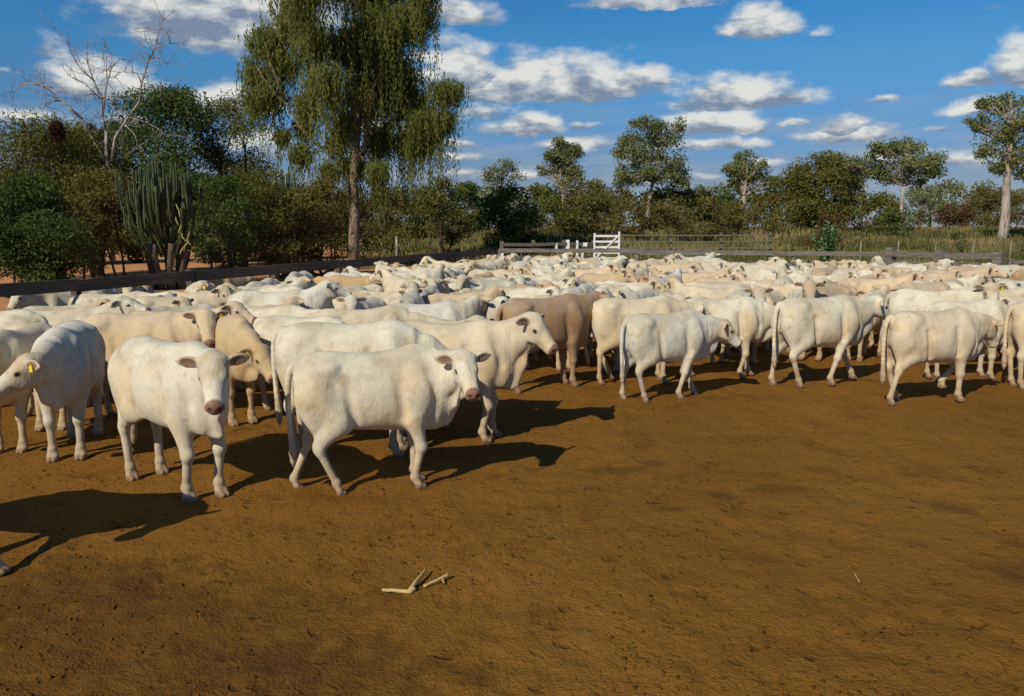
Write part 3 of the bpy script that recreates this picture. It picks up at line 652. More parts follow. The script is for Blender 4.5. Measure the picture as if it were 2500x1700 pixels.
b.put(p.inputs['Base Color'], b.ramp(nn, [(.35, (.09, .055, .035)), (.5, (.22, .155, .105)), (.7, (.36, .29, .23))]))
# tall weeping tree
def weeping():
    r = np.random.default_rng(31); d = 45.; bx = (865-1250)/FPX*d; root = empty('weeping_tree', (bx, d, 0))
    tag(root, 'very tall drooping tree with hanging foliage, cut off by the top of the photo', 'tree')
    LB = [(655, 95, 55, 40, 70), (690, 150, 50, 40, 90), (625, 175, 40, 35, 80), (650, 235, 60, 45, 130), (715, 290, 32, 30, 140), (720, 40, 55, 50, 90), (790, 0, 80, 60, 110), (900, -50, 100, 70, 110), (780, 110, 55, 50, 170), (860, 110, 70, 60, 170),
          (935, 90, 80, 70, 170), (1010, 40, 60, 50, 120), (1040, -20, 45, 50, 110), (820, 215, 55, 40, 150), (890, 220, 80, 60, 220), (965, 180, 70, 60, 210), (915, 330, 45, 40, 180), (1000, 240, 55, 40, 140), (1090, 225, 50, 35, 150), (1050, 300, 60, 40, 120),
          (765, 200, 28, 36, 120), (970, 330, 35, 40, 190), (1010, 350, 25, 25, 130), (850, -120, 140, 60, 80), (1000, -110, 90, 60, 80), (740, -70, 70, 60, 70), (940, 420, 30, 30, 80), (745, 375, 30, 26, 110), (800, 335, 34, 26, 130), (770, 260, 36, 30, 150), (850, 300, 40, 34, 190), (1085, 290, 34, 26, 130), (1035, 350, 26, 20, 130), (905, 420, 26, 24, 130), (850, 400, 40, 30, 130), (815, 420, 26, 24, 100), (690, 330, 26, 20, 90)]
    m = d/FPX; S = []; fl = []; cl = []
    for i, (x, y, rx, ry, hg) in enumerate(LB):
        c = W(x, y, d); x += r.normal()*6; y += r.normal()*6; n = int(5+rx*ry/5.2*.20); v = r.standard_normal((n, 3))*.42; oy = r.normal()*.5*(6.0 if 700 < x < 1000 else 1.6)
        p0 = np.stack([c.x-bx+v[:, 0]*rx*m, v[:, 1]*rx*m*1.2+oy*.6, c.z+v[:, 2]*ry*m], 1); cl.append((Vector((c.x-bx, oy*.6, c.z)), i))
        L = hg*m*(.35+1.05*r.random(n)**1.5)
        S.append(p0); fl.append(np.stack([L, np.full(n, r.random())], 1))
        q = r.standard_normal((n*6, 3))*.38; pq = np.stack([c.x-bx+q[:, 0]*rx*m*.95, q[:, 1]*rx*m*1.1+oy*.6, c.z+q[:, 2]*ry*m*.9], 1)
        S.append(pq); fl.append(np.stack([.2+.5*r.random(n*6), np.full(n*6, r.random())], 1))
    S = np.concatenate(S); fl = np.concatenate(fl); C_ = []; A_ = []; T_ = []
    for st in range(26):
        t = st*.17; k = fl[:, 0] > t; nn = k.sum()
        if nn == 0: break
        for rep in range(1 if st > 3 else 2):
            C_.append(S[k]+np.stack([r.normal(size=nn)*.05+.10*np.sin(S[k][:, 2]*2+t), r.normal(size=nn)*.06, -t+r.normal(size=nn)*.05], 1))
            A_.append(np.stack([r.normal(size=nn)*.35, r.normal(size=nn)*.35, np.full(nn, -1.)], 1)); T_.append(np.clip(.25+.35*r.random(nn)+.35*fl[k, 1], 0, 1))
    C_, A_, T_ = map(np.concatenate, (C_, A_, T_)); n = len(C_)
    leaf_mesh('crown', C_, A_, .24*(.7+.6*r.random(n)), .058*(.7+.6*r.random(n)), T_, LM['willow'], root, r)
    mb = MB()
    def wpt(x, y, o=0): p_ = W(x, y, d); return Vector((p_.x-bx, o, p_.z))
    main = [Vector((0, 0, -.1)), wpt(864, 580), wpt(866, 520), wpt(862, 450), wpt(868, 380), wpt(874, 300), wpt(880, 200), wpt(890, 90), wpt(880, -40)]
    mb.tube(main, [.36, .31, .28, .25, .22, .18, .14, .10, .05], 10)
    forks = {(866, 470): [(835, 400, .3), (810, 330, .6), (760, 240, .9), (735, 130, 1.2), (725, 40, 1.4)], (862, 450): [(880, 380, -.3), (902, 305, -.8), (935, 190, -1.2), (950, 80, -1.3)], (870, 400): [(900, 330, .5), (960, 280, 1.), (1020, 260, 1.2), (1080, 235, 1.3)],
             (840, 410): [(800, 370, -.5), (740, 310, -1.), (690, 240, -1.2), (650, 180, -1.3)], (880, 250): [(930, 150, 1.6), (1000, 60, 2.), (1030, 0, 2.)], (700, 250): [(675, 170, -1.), (655, 100, -1.)]}
    for (x, y), ps in forks.items(): pl = [wpt(x, y)]+[wpt(*q) for q in ps]; pl = [v_ for i_ in range(len(pl)-1) for v_ in bend(pl[i_], pl[i_+1], r, .07, 3)[:3]]+[pl[-1]]; mb.tube(pl, [.13*(1-.88*i/len(pl)) for i in range(len(pl))], 6)
    for c, i in cl:
        src = min((wpt(*q) for ps in forks.values() for q in ps), key=lambda v: (v-c).length)
        mb.tube(bend(src, c, r, .06, 4), [.05, .045, .04, .03, .015], 5)
    mb.build('trunk', BROWNBARK, root, True)
weeping()
# dead tree with bare white branches
def dead_tree():
    r = np.random.default_rng(12); d = 39.; bx = (272-1250)/FPX*d; root = empty('dead_tree', (bx, d, 0)); tag(root, 'dead tree with bare whitish branches spread against the sky', 'tree'); mb = MB()
    def w(x, y, o=0): p_ = W(x, y, d); return Vector((p_.x-bx, o, p_.z))
    BR = [([(275, 640), (272, 520), (268, 420), (262, 370), (258, 320)], .16, .10), ([(258, 330), (250, 280), (245, 240), (225, 195), (208, 150), (205, 95)], .085, .02), ([(268, 400), (282, 335), (312, 288), (340, 250), (343, 205), (362, 155), (380, 118), (391, 75), (404, 15)], .10, .015),
          ([(266, 400), (232, 345), (200, 290), (165, 252), (130, 215), (95, 208), (70, 225)], .09, .02), ([(200, 290), (170, 262), (140, 245), (112, 252), (98, 275)], .05, .015), ([(250, 280), (262, 205), (275, 165), (300, 145), (340, 150)], .05, .015),
          ([(262, 320), (278, 262), (262, 240), (235, 238), (200, 240), (176, 252)], .05, .015), ([(345, 205), (332, 178), (295, 176), (268, 190)], .04, .01), ([(130, 215), (100, 205), (60, 204), (32, 222), (26, 258)], .035, .01), ([(225, 195), (190, 160), (172, 130), (155, 100), (125, 66)], .05, .012),
          ([(245, 240), (210, 205), (180, 190), (160, 180)], .04, .01), ([(362, 155), (372, 125), (355, 95), (368, 60)], .04, .008), ([(380, 118), (410, 105), (445, 102)], .03, .008), ([(370, 140), (400, 155), (440, 155)], .025, .008), ([(312, 288), (360, 300), (400, 320), (420, 335)], .05, .01), ([(300, 300), (330, 330), (345, 370)], .04, .01),
          ([(345, 200), (365, 205), (420, 206)], .025, .006), ([(250, 150), (252, 110), (250, 90)], .02, .006), ([(262, 205), (252, 150), (250, 105)], .03, .006)]
    for pts, r0, r1 in BR:
        o = r.normal()*.5; P_ = [w(x+r.normal()*1.5, y+r.normal()*1.5, o*i/len(pts)) for i, (x, y) in enumerate(pts)]; n = len(P_)
        mb.tube(P_, [.78*(r0+(r1-r0)*i/(n-1)) for i in range(n)], 6)
        for i in range(1, n):
            for _ in range(3):
                a = P_[i-1].lerp(P_[i], r.random()); dv = Vector(unit(r.standard_normal(3)*[1, .6, .8]+[0, 0, .25])); L = .4+.9*r.random(); e = a+dv*L
                q = bend(a, e, r, .12, 4, -.12 if r.random() < .5 else .1); mb.tube(q, [.016, .013, .010, .008, .005], 4)
                for _ in range(2): a2 = q[2].lerp(q[4], r.random()); mb.tube(bend(a2, a2+Vector(unit(r.standard_normal(3)))*L*.45, r, .1, 2), [.009, .007, .004], 3)
    mb.build('trunk', DEADWOOD, root, True)
dead_tree()
# hanging nest in the thorn tree
def nest():
    r = np.random.default_rng(5); c = W(140, 322, 33.5); n = 2600; v = inball(n, r); root = empty('bird_nest', tuple(c)); tag(root, 'dark reddish-brown clump of twigs hanging in the thorn tree', 'nest')
    leaf_mesh('nest_twigs', v*np.array([.36, .3, .55])*(.6+.4*r.random((n, 1))), r.standard_normal((n, 3)), .22, .02, r.random(n), leafmat('nest_twig', (.02, .010, .008), (.05, .022, .016), (.08, .04, .03), 0), root, r)
nest()
# candelabra tree
EUPH, b, p = newmat('euphorbia_skin', .6, .3); tcc = b.n('ShaderNodeTexCoord'); nn = b.noise(tcc.outputs['Object'], 3, 4, .6)
b.put(p.inputs['Base Color'], b.ramp(nn, [(.3, (.035, .048, .016)), (.55, (.070, .088, .030)), (.75, (.14, .14, .06))]))
def euphorbia(label, px, d, top, width, seed, n=64, yellow=True):
    r = np.random.default_rng(seed); bx = (px-1250)/FPX*d; root = empty('candelabra_tree', (bx, d, 0)); tag(root, label, 'tree')
    H = W(px, top, d).z; wr = width*d/FPX/2; mb = MB(); tb = MB(); ye = MB()
    for k in range(7):
        a = 2*math.pi*k/7; bpt = Vector((.42*math.cos(a)+.15, .4*math.sin(a), -.05)); tp = Vector((.75*math.cos(a)+.1, .6*math.sin(a), H*.33)); tb.tube(bend(bpt, tp, r, .03), [.13]*3+[.12]*4, 8)
    for k in range(n):
        a = r.random()*6.283; q = math.sqrt(r.random()); ex = q*math.cos(a)*wr; ey = q*math.sin(a)*wr*.8; hb = H*(.22+.30*r.random()); ht = H*(1-.34*q**2-.34*r.random()**1.5)
        s0 = Vector((ex*.45+.1, ey*.45, hb)); pts = [s0, Vector((ex*.80, ey*.8, hb+.10*H)), Vector((ex*.97, ey*.97, hb+.22*H)), Vector((ex, ey, max(hb+.36*H, ht*.86))), Vector((ex+r.normal()*.03, ey, ht))]
        R0 = .044+.018*r.random(); fin = []
        for i in range(len(pts)-1):
            for t in (0, .25, .5, .75): fin.append(pts[i].lerp(pts[i+1], t))
        fin.append(pts[-1]); i0 = len(mb.V); nn_ = len(fin)
        mb.tube(fin, [R0*(.8+.2*math.sin(math.pi*min(1, i/nn_*1.15))+.10*math.sin(i*2.1)) for i in range(nn_-1)]+[R0*.35], 10)
        for j in range(i0, len(mb.V)):      # ribs: every second column of the tube pulled in
            ring, col = divmod(j-i0, 10)
            if col % 2: c = fin[ring]; mb.V[j] = c.lerp(mb.V[j], .52)
    mb.build('crown', EUPH, root); tb.build('trunk', BARK, root, True)
    if yellow:
        for k in range(9):
            x, y = [(428, 508), (432, 520), (425, 540), (433, 560), (440, 580), (452, 590), (446, 600), (437, 612), (455, 575)][k]; p_ = W(x, y, d-2.0); p_ = Vector((p_.x-bx, -2.0*.9, p_.z))
            ye.tube([p_+Vector((r.normal()*.08, 0, -.14)), p_+Vector((0, 0, 0)), p_+Vector((r.normal()*.10, .02, .16))], [.010, .022, .008], 6)
        ym, _b, _p = newmat('yellowed_skin', .6, .2); _p.inputs['Base Color'].default_value = (.42, .40, .10, 1); ye.build('yellow_shoots', ym, root)
euphorbia('candelabra tree with upright ribbed green arms beside the left fence', 402, 31, 372, 205, 3, 100)
euphorbia('small candelabra tree rising above the olive bush left of the weeping tree', 700, 43, 372, 90, 4, 22, False)
# ================================================================ middle and right distance
T = tree
T('bush', 'brown-green bush right of the weeping tree trunk', 'bush', 945, 62, 455, 130, 'brown', 41, 20, .8, (.24, .10), .1, 3)
T('bush', 'round olive-green bush left of the bright green bush', 'bush', 1080, 60, 432, 190, 'olive', 42, 26, .9, (.24, .10), .12, 4)
T('bush', 'bright green low bush behind the white-painted fence post', 'bush', 1255, 54, 450, 190, 'green', 43, 30, 1.0, (.22, .10), .04, 4)
T('tree', 'grey-green tree with thin top behind the bright green bush', 'tree', 1225, 74, 385, 130, 'grey', 44, 20, .7, (.30, .11), .3, 1, sparse=.6)
T('gum_tree', 'small dark drooping gum tree standing left of the tall one', 'tree', 1375, 90, 328, 110, 'gum', 45, 24, .9, (.36, .13), .25, 1, lobes=[(1378, 350, 28, 22), (1400, 375, 22, 28), (1345, 385, 22, 18), (1378, 400, 35, 30), (1330, 415, 20, 14), (1395, 430, 30, 25)], bark=PALEBARK)
T('bush', 'mixed olive bush behind the yard rails left of the tall gum', 'bush', 1420, 66, 430, 220, 'olive', 46, 30, .9, (.26, .11), .06, 4)
T('gum_tree', 'tallest gum tree with airy crown and pale limbs above the white gate', 'tree', 1590, 86, 278, 210, 'gum', 47, 44, .75, (.36, .13), .3, 1, lobes=[(1555, 300, 30, 20), (1540, 340, 38, 24), (1600, 310, 26, 28), (1665, 300, 16, 18), (1630, 345, 38, 26), (1570, 385, 44, 26), (1515, 375, 22, 18), (1640, 395, 36, 26), (1540, 425, 44, 26), (1600, 430, 40, 26), (1670, 435, 30, 30), (1520, 440, 24, 24)], bark=PALEBARK, trunk_r=.28)
T('bush', 'brown scrub bush below the tall gum tree', 'bush', 1560, 64, 472, 240, 'brown', 48, 28, .9, (.25, .10), .05, 4)
T('bush', 'wide brownish scrub bush right of the white gate', 'bush', 1720, 66, 478, 240, 'brown', 49, 28, .9, (.25, .10), .05, 4)
T('gum_tree', 'dark gum tree with two crowns left of the round dense tree', 'tree', 1825, 92, 360, 130, 'gum', 50, 30, .9, (.38, .14), .3, 1, lobes=[(1822, 385, 26, 24), (1798, 420, 28, 26), (1845, 430, 30, 26), (1862, 400, 14, 12), (1880, 450, 26, 24), (1815, 460, 36, 24)], bark=PALEBARK)
T('bush', 'olive scrub bush beneath the two-crowned gum tree', 'bush', 1850, 72, 475, 170, 'olive', 51, 22, .9, (.27, .11), .05, 3)
T('tree', 'round dense dark-olive tree in the right distance', 'tree', 2010, 76, 366, 215, 'olive', 52, 80, 1.0, (.28, .12), .05, 3)
T('tree', 'grey-green tree with pale slender trunk right of the round dense tree', 'tree', 2200, 70, 340, 215, 'gum', 53, 44, .9, (.28, .12), .42, 1, lobes=[(2130, 370, 30, 24), (2180, 365, 40, 24), (2240, 360, 40, 26), (2280, 400, 30, 28), (2215, 410, 44, 26), (2150, 420, 40, 28), (2100, 400, 20, 20), (2275, 440, 22, 12), (2190, 440, 36, 20)], bark=PALEBARK, trunk_r=.17, base_px=2190)
T('bush', 'green shrub around the pale slender trunk', 'bush', 2190, 64, 505, 150, 'green', 54, 20, .8, (.24, .10), .04, 3)
T('tree', 'small dark tree peeping out behind the pale slender trunk', 'tree', 2255, 112, 450, 90, 'grey', 55, 16, .9, (.4, .16), .2, 1)
T('bush', 'low rust-brown bush left of the leaning gum', 'bush', 2335, 88, 482, 110, 'rust', 56, 18, .9, (.3, .12), .04, 3)
T('bush', 'wide brown-green bush behind the leaning gum', 'bush', 2425, 92, 455, 190, 'brown', 57, 28, .9, (.3, .12), .04, 3)
T('bush', 'rusty shrub with dead top behind the leafy green plant', 'bush', 2030, 56, 520, 180, 'rust', 58, 22, .5, (.2, .06), .04, 5, sparse=.8)
T('bush', 'small green shrub in the grass near the right corner posts', 'bush', 2335, 46, 565, 80, 'green', 59, 14, .6, (.14, .05), .04, 5, sparse=.5)
T('bush', 'low olive scrub near the grey yard rails', 'bush', 1310, 70, 505, 170, 'olive', 60, 20, .9, (.26, .11), .04, 3)
def lean_gum():
    T('gum_tree', 'leaning gum tree with thick pale trunk at the right edge', 'tree', 2465, 62, 228, 190, 'gum', 61, 44, .8, (.24, .10), .5, 1, lobes=[(2430, 255, 30, 22), (2470, 250, 34, 24), (2410, 290, 26, 18), (2490, 300, 34, 26), (2425, 365, 18, 22), (2450, 330, 26, 26), (2480, 380, 34, 28), (2530, 270, 36, 30), (2550, 350, 40, 30), (2450, 410, 26, 22), (2500, 420, 30, 20), (2395, 310, 14, 12)], bark=PALEBARK, trunk_r=.36, base_px=2435, lean=.2)
lean_gum()
for i, (px, d, tp, w_, mt, wh) in enumerate(((40, 50, 420, 260, 'olive', 'left-edge bushes'), (190, 54, 440, 240, 'dark', 'olive-brown thorn bush'), (330, 56, 420, 220, 'olive', 'bare white branches, low down'), (480, 55, 425, 220, 'green', 'candelabra tree, on its right'), (610, 58, 440, 230, 'dark', 'green and olive bushes'), (730, 60, 450, 230, 'olive', 'dusky brown bush'), (840, 64, 470, 200, 'brown', 'weeping tree trunk'),
        (1010, 84, 448, 200, 'olive', 'round olive bush'), (1150, 88, 440, 200, 'dark', 'bright green bush, on its left'), (1330, 92, 450, 220, 'olive', 'bright green bush, on its right'), (1470, 88, 440, 200, 'brown', 'white gate'), (1640, 90, 448, 220, 'olive', 'brown scrub'), (1760, 94, 452, 200, 'dark', 'two-crowned gum, on its left'), (1900, 92, 455, 200, 'brown', 'round dense tree, on its left'), (2120, 96, 462, 200, 'olive', 'pale slender trunk, on its left'))):
    T('thicket', 'thick %s thicket filling the gap behind the %s' % ({'olive': 'olive', 'dark': 'dark green', 'green': 'green', 'brown': 'brownish'}[mt], wh), 'thicket', px, d, tp, w_, mt, 300+i, 32, .9, (.0045*d, .0019*d), .02, 4)
r = np.random.default_rng(77); k = 0      # unbroken line of far scrub that closes the horizon
wds = ['beyond the weeping tree', 'behind the fence post painted white', 'past the bright green bush', 'behind the yard rails', 'behind the tall gum tree', 'behind the brown scrub', 'right of the two-crowned gum', 'behind the round dense tree', 'behind the pale slender trunk', 'left of the leaning gum', 'at the right edge of the photo', 'behind the left grove']
for px in (880, 985, 1130, 1300, 1475, 1650, 1760, 1930, 2090, 2280, 2390, 2500, 2620, 720, 520, 320, 100, -80):
    nm = min([(abs(px-q), w) for q, w in zip((880, 1080, 1230, 1380, 1560, 1700, 1880, 2010, 2190, 2330, 2470, 400), wds)])[1]
    T('scrub_tree', 'distant low scrub tree %s' % nm, 'tree', px, 118+r.random()*25, 440+r.random()*30, 240+70*r.random(), ('olive', 'gum', 'brown')[k % 3], 200+k, 24, .8, (.5, .22), .03, 2, group='distant scrub trees along the horizon'); k += 1
# leafy plant with big pale leaves
def leafy(px, d, top, wpx, seed):
    r = np.random.default_rng(seed); c = W(px, top, d); gz = float(tz(c.x, d)); H = c.z-gz; root = empty('leafy_plant', (c.x, d, gz)); tag(root, 'large-leaved bright green plant standing behind the right rails', 'plant'); w = wpx*d/FPX/2
    C_ = []; A_ = []; mb = MB()
    for k in range(26):
        e = Vector((r.normal()*.45*w, r.normal()*.4*w, H*(.6+.4*r.random()))); q = bend((r.normal()*.06, r.normal()*.06, -.02), e, r, .04, 4); mb.tube(q, .014, 5)
        for t in np.linspace(.35, 1, 9):
            i = min(3, int(t*4)); a = q[i].lerp(q[i+1], t*4-i)
            for s in range(2): dv = unit(np.array([r.normal(), r.normal(), .5])); C_.append(np.array(a)+dv*.09); A_.append(dv)
    n = len(C_); leaf_mesh('leaves', np.array(C_), np.array(A_), .22, .12, r.random(n), leafmat('milkweed_leaf', (.07, .13, .04), (.12, .21, .07), (.22, .32, .16), .2), root, r); mb.build('stem', LM['green'], root)
leafy(2025, 41, 540, 88, 6)
# ================================================================ grass
def grass(name, label, n, xr, yr, mat, h0, h1, seed, cond=None):
    r = np.random.default_rng(seed); y = yr[0]+(yr[1]-yr[0])*r.random(n)**1.25; x = xr[0]+(xr[1]-xr[0])*r.random(n)
    f = fbm_grid(x, y, .22, seed, 4); k = (f+.35*r.random(n) > .02)
    if cond is not None: k &= cond(x, y)
    x, y, f = x[k], y[k], f[k]; n = len(x); z = tz(x, y)-.05; h = (h0+(h1-h0)*r.random(n))*(1+.8*f); w = .012+.0009*y
    an = r.random(n)*3.14; dx, dy = np.cos(an)*w, np.sin(an)*w; lx, ly = r.normal(size=n)*.22*h, r.normal(size=n)*.22*h
    V = np.stack([np.stack([x-dx, y-dy, z], 1), np.stack([x+dx, y+dy, z], 1), np.stack([x+lx+dx*.3, y+ly+dy*.3, z+h], 1), np.stack([x+lx-dx*.3, y+ly-dy*.3, z+h], 1)], 1).reshape(-1, 3)
    o = npmesh(name, V, np.arange(4*n).reshape(n, 4), mat, attr={'tint': ('FACE', 'FLOAT', np.clip(.5+1.1*fbm_grid(x, y, .35, seed+5, 3)+.5*(r.random(n)-.5), 0, 1))}); tag(o, label, 'grass', kind='stuff')
GR = leafmat('grass_blade', (.085, .10, .028), (.20, .165, .060), (.34, .24, .11), .25)
grass('grass', 'tall yellow-green grass on the rise beyond the back fence', 90000, (-2, 48), (34, 88), GR, .25, .75, 91, lambda x, y: (x > -2-.1*(y-34)) & (x < .75*y+4))
grass('dry_grass', 'straw-coloured grass strip under the weeping tree and scrub', 26000, (-24, 4), (50, 90), GR, .2, .6, 92, lambda x, y: x > -10-.2*(y-50))
# ================================================================ fences
def woodmat(name, a, c_):
    m, b, p = newmat(name, .85, .15); tcc = b.n('ShaderNodeTexCoord'); nn = b.noise(b.v('MULTIPLY', tcc.outputs['Object'], (1, 1, 8)), 3, 5, .65)
    b.put(p.inputs['Base Color'], b.mix(b.ss(nn, .3, .7), a, c_)); return m
GREYWOOD = woodmat('grey_wood', (.10, .08, .062, 1), (.21, .175, .14, 1)); DARKWOOD = woodmat('dark_wood', (.07, .05, .038, 1), (.14, .10, .075, 1))
WHITE = woodmat('white_paint', (.62, .61, .56, 1), (.80, .79, .74, 1)); STEEL = woodmat('old_steel', (.11, .095, .075, 1), (.19, .17, .135, 1))
def rail_fence(name, label, p, q, step, rails, mat, pw=.14, ph=1.5, rw=.05, rh=.14, side=.09, pm=None, cat='fence'):
    root = empty(name, tuple(p)); tag(root, label, cat); d = (Vector(q)-Vector(p)); L = d.length; u = d/L; nrm = Vector((u.y, -u.x, 0)); n = max(1, round(L/step))
    for i in range(n+1):
        c = u*L*i/n; mb = MB(); mb.box(c+Vector((0, 0, ph/2-.1)), (pw*random.uniform(.85, 1.1), pw*random.uniform(.85, 1.1), ph+.2+random.uniform(-.06, .06)), random.uniform(-.1, .1)+math.atan2(u.y, u.x)); mb.build('post', pm or mat, root)
    for zc in rails:
        h = rh if not isinstance(zc, tuple) else zc[1]; z0 = zc if not isinstance(zc, tuple) else zc[0]
        for i in range(n):
            a, e = u*L*i/n+u*.004, u*L*(i+1)/n-u*.004; mb = MB(); j = Vector((0, 0, random.uniform(-.02, .02))); mb.beam(a+nrm*side+Vector((0, 0, z0))+j, e+nrm*side+Vector((0, 0, z0))+Vector((0, 0, random.uniform(-.02, .02))), rw, h); mb.build('rail', mat, root)
    return root
rail_fence('board_fence', 'long dark fence with one broad top board running along the left of the pen', LF0, LF1, 2.6, [(1.39, .20), (.80, .14), (.35, .14)], DARKWOOD, .13, 1.5)
rail_fence('rail_fence', 'weathered grey rail fence closing the back of the pen', LF1+Vector((.3, 0, 0)), BF0-(BF0-LF1).normalized()*.25, 2.8, [1.46, 1.08, .70, .32], GREYWOOD, .14, 1.5)
rail_fence('rail_fence', 'stout grey double rail panel between the two right corner posts', BF0, BF1, 1.7, [(1.50, .17), (1.22, .15), (.90, .15), (.58, .15), (.28, .15)], GREYWOOD, .24, 1.66)
rail_fence('rail_fence', 'thin grey rails continuing right of the corner post', BF1+Vector((.3, -.05, 0)), BF2, 2.8, [(1.38, .09), (.95, .09), (.55, .09)], GREYWOOD, .13, 1.45)
rail_fence('yard_rails', 'tall grey yard rails behind the back fence left of the white gate', W(1225, 600, 35)*Vector((1, 1, 0)).to_tuple().__len__() if False else Vector((W(1225, 600, 35).x, 35, 0)), Vector((W(1448, 600, 37).x, 37, 0)), 1.6, [1.0, 1.28, 1.55, .7], GREYWOOD, .12, 1.72)
rail_fence('yard_rails', 'rusty steel yard panels with thin rails right of the white gate', Vector((W(1514, 600, 37).x, 37.1, 0)), Vector((W(1880, 600, 38).x, 38, 0)), 2.3, [(1.95, .06), (1.65, .06), (1.35, .06), (1.05, .06), (.7, .06)], STEEL, .09, 2.05, .04)
mb = MB()
wp_ = empty('white_post', (W(1196, 620, 30.4).x, 30.35, 0)); tag(wp_, 'white-painted post with dark cap where the two fences meet', 'post')
mb.box((0, 0, .66), (.22, .22, 1.42)); mb.build('post', WHITE, wp_); mb = MB(); mb.box((0, 0, 1.40), (.28, .28, .05)); mb.build('cap', DARKWOOD, wp_)
def gate(label, pxa, pxb, d, z0, z1, nr, mat, name='white_gate'):
    xa, xb = W(pxa, 600, d).x, W(pxb, 600, d).x; root = empty(name, (xa, d, 0)); tag(root, label, 'gate'); L = xb-xa
    for x in (0, L): mb = MB(); mb.box((x, 0, (z1+.12)/2), (.075, .07, z1+.12+(.14 if x else 0))); mb.build('post', mat, root)
    for i in range(nr): z = z0+(z1-z0)*i/(nr-1); mb = MB(); mb.box((L/2, -.0, z), (L-.08, .045, .085)); mb.build('rail', mat, root)
    mb = MB(); mb.beam((.05, -.045, z0), (L-.05, -.045, z1), .03, .06); mb.build('brace', mat, root)
gate('bright white wooden gate standing open above the back fence', 1451, 1511, 35.5, .95, 1.93, 5, WHITE)
for i, (x, zt, zb, w_) in enumerate(((1386, 1.75, 1.35, .16), (1409, 1.72, 1.3, .10), (1426, 1.62, 1.45, .3), (1226, 1.35, 1.02, .10), (1252, 1.35, 1.02, .14), (1358, 1.6, 1.3, .10), (1409, 1.15, .9, .1), (1422, 1.15, .9, .1))):
    mb = MB(); dd = 34.4 if i < 3 or i > 4 else 30.0; mb.box((0, 0, (zt+zb)/2), (w_, .03, zt-zb)); o = mb.build('white_board', WHITE, None); dd = back_y(W(x, 600, 30).x)-.14 if i in (3, 4) else 34.85+(x-1225)/223*2.0
    o.location = (W(x, 600, float(dd)).x, float(dd), 0)
    tag(o, ['small white board nailed to the grey yard rails, leftmost of the tight cluster', 'narrow white board on the yard rails in the middle of the cluster', 'short wide white board on the yard rails next to the gate', 'small white marker board on the back fence nearest the white post', 'white marker board on the back fence, second from the white post', 'little white board on the yard rails, farthest left of them', 'low white board, left of the pair near the gate bottom', 'low white board, right of the pair near the gate bottom'][i], 'board', 'white boards on the yard rails')
mb = MB(); mb.tube([(0, 0, -.1), (.03, 0, .8), (.0, 0, float(W(968, 577, 56).z))], [.12, .10, .09], 8); o = mb.build('wooden_post', PALEBARK, None, True); o.location = (W(968, 600, 56).x, 56, 0); tag(o, 'lone pale wooden post in the grass right of the weeping tree', 'post')
mb = MB(); x0, x1 = W(2010, 600, 43).x, W(2560, 600, 43).x; wf = empty('wire_fence', (x0, 43, 0)); tag(wf, 'thin wire fence with pale posts in the grass beyond the right rails', 'fence')
for i in range(7):
    x = (x1-x0)*i/6; g = float(tz(x0+x, 43)); mb = MB(); mb.tube([(x, 0, g-.1), (x, 0, g+1.42)], .035, 6); mb.build('post', PALEBARK, wf)
for z in (.4, .8, 1.2): mb = MB(); mb.tube([((x1-x0)*i/6, 0, float(tz(x0+(x1-x0)*i/6, 43))+z) for i in range(7)], .006, 4); mb.build('wire', STEEL, wf)
# ================================================================ sticks on the soil
STICK = woodmat('stick_wood', (.36, .22, .085, 1), (.56, .39, .18, 1))
def stick(label, pts, rad, cat='stick'):
    g0 = G(*pts[0][0][:2]); root_obj = MB()
    for line, rr in zip(pts, rad):
        P_ = [G(a, c_)-g0+Vector((0, 0, h)) for a, c_, h in line]; Q = []
        for i in range(len(P_)-1):
            for t in (0, .33, .66): Q.append(P_[i].lerp(P_[i+1], t)+Vector((random.uniform(-1, 1), random.uniform(-1, 1), random.uniform(-.5, .5)))*.003)
        Q.append(P_[-1]); root_obj.tube(Q, [rr[0]+(rr[1]-rr[0])*i/(len(Q)-1)+random.uniform(-.0012, .0012) for i in range(len(Q))], 8)
    o = root_obj.build('stick', STICK, None, True); o.location = g0+Vector((0, 0, .012)); tag(o, label, cat)
stick('forked pale stick lying on the bare brown soil', [[(934, 1448, .010), (970, 1452, .014), (1000, 1455, .016), (1012, 1448, .018)], [(1000, 1455, .014), (1018, 1432, .03), (1030, 1418, .030), (1040, 1404, .040)]], [(.010, .018), (.017, .007)])
stick('shorter light stick lying right beside the forked one', [[(1036, 1441, .012), (1060, 1431, .020), (1080, 1424, .028), (1096, 1418, .034)], [(1080, 1426, .022), (1085, 1432, .012)]], [(.010, .010), (.007, .004)])
stick('thin splinter of wood alone on the right of the soil', [[(2083, 1402, .004), (2098, 1428, .006)]], [(.005, .003)])
M_ST, _b, _p = newmat('dark_stone', .8, .2); _p.inputs['Base Color'].default_value = (.02, .014, .008, 1)
V_, F_ = uvs((.014, .011, .010), 8, 6); o = npmesh('stone', V_, F_, M_ST, smooth=True); o.location = G(1589, 1459)+Vector((0, 0, .012)); tag(o, 'tiny black stone on the open soil right of the sticks', 'stone')
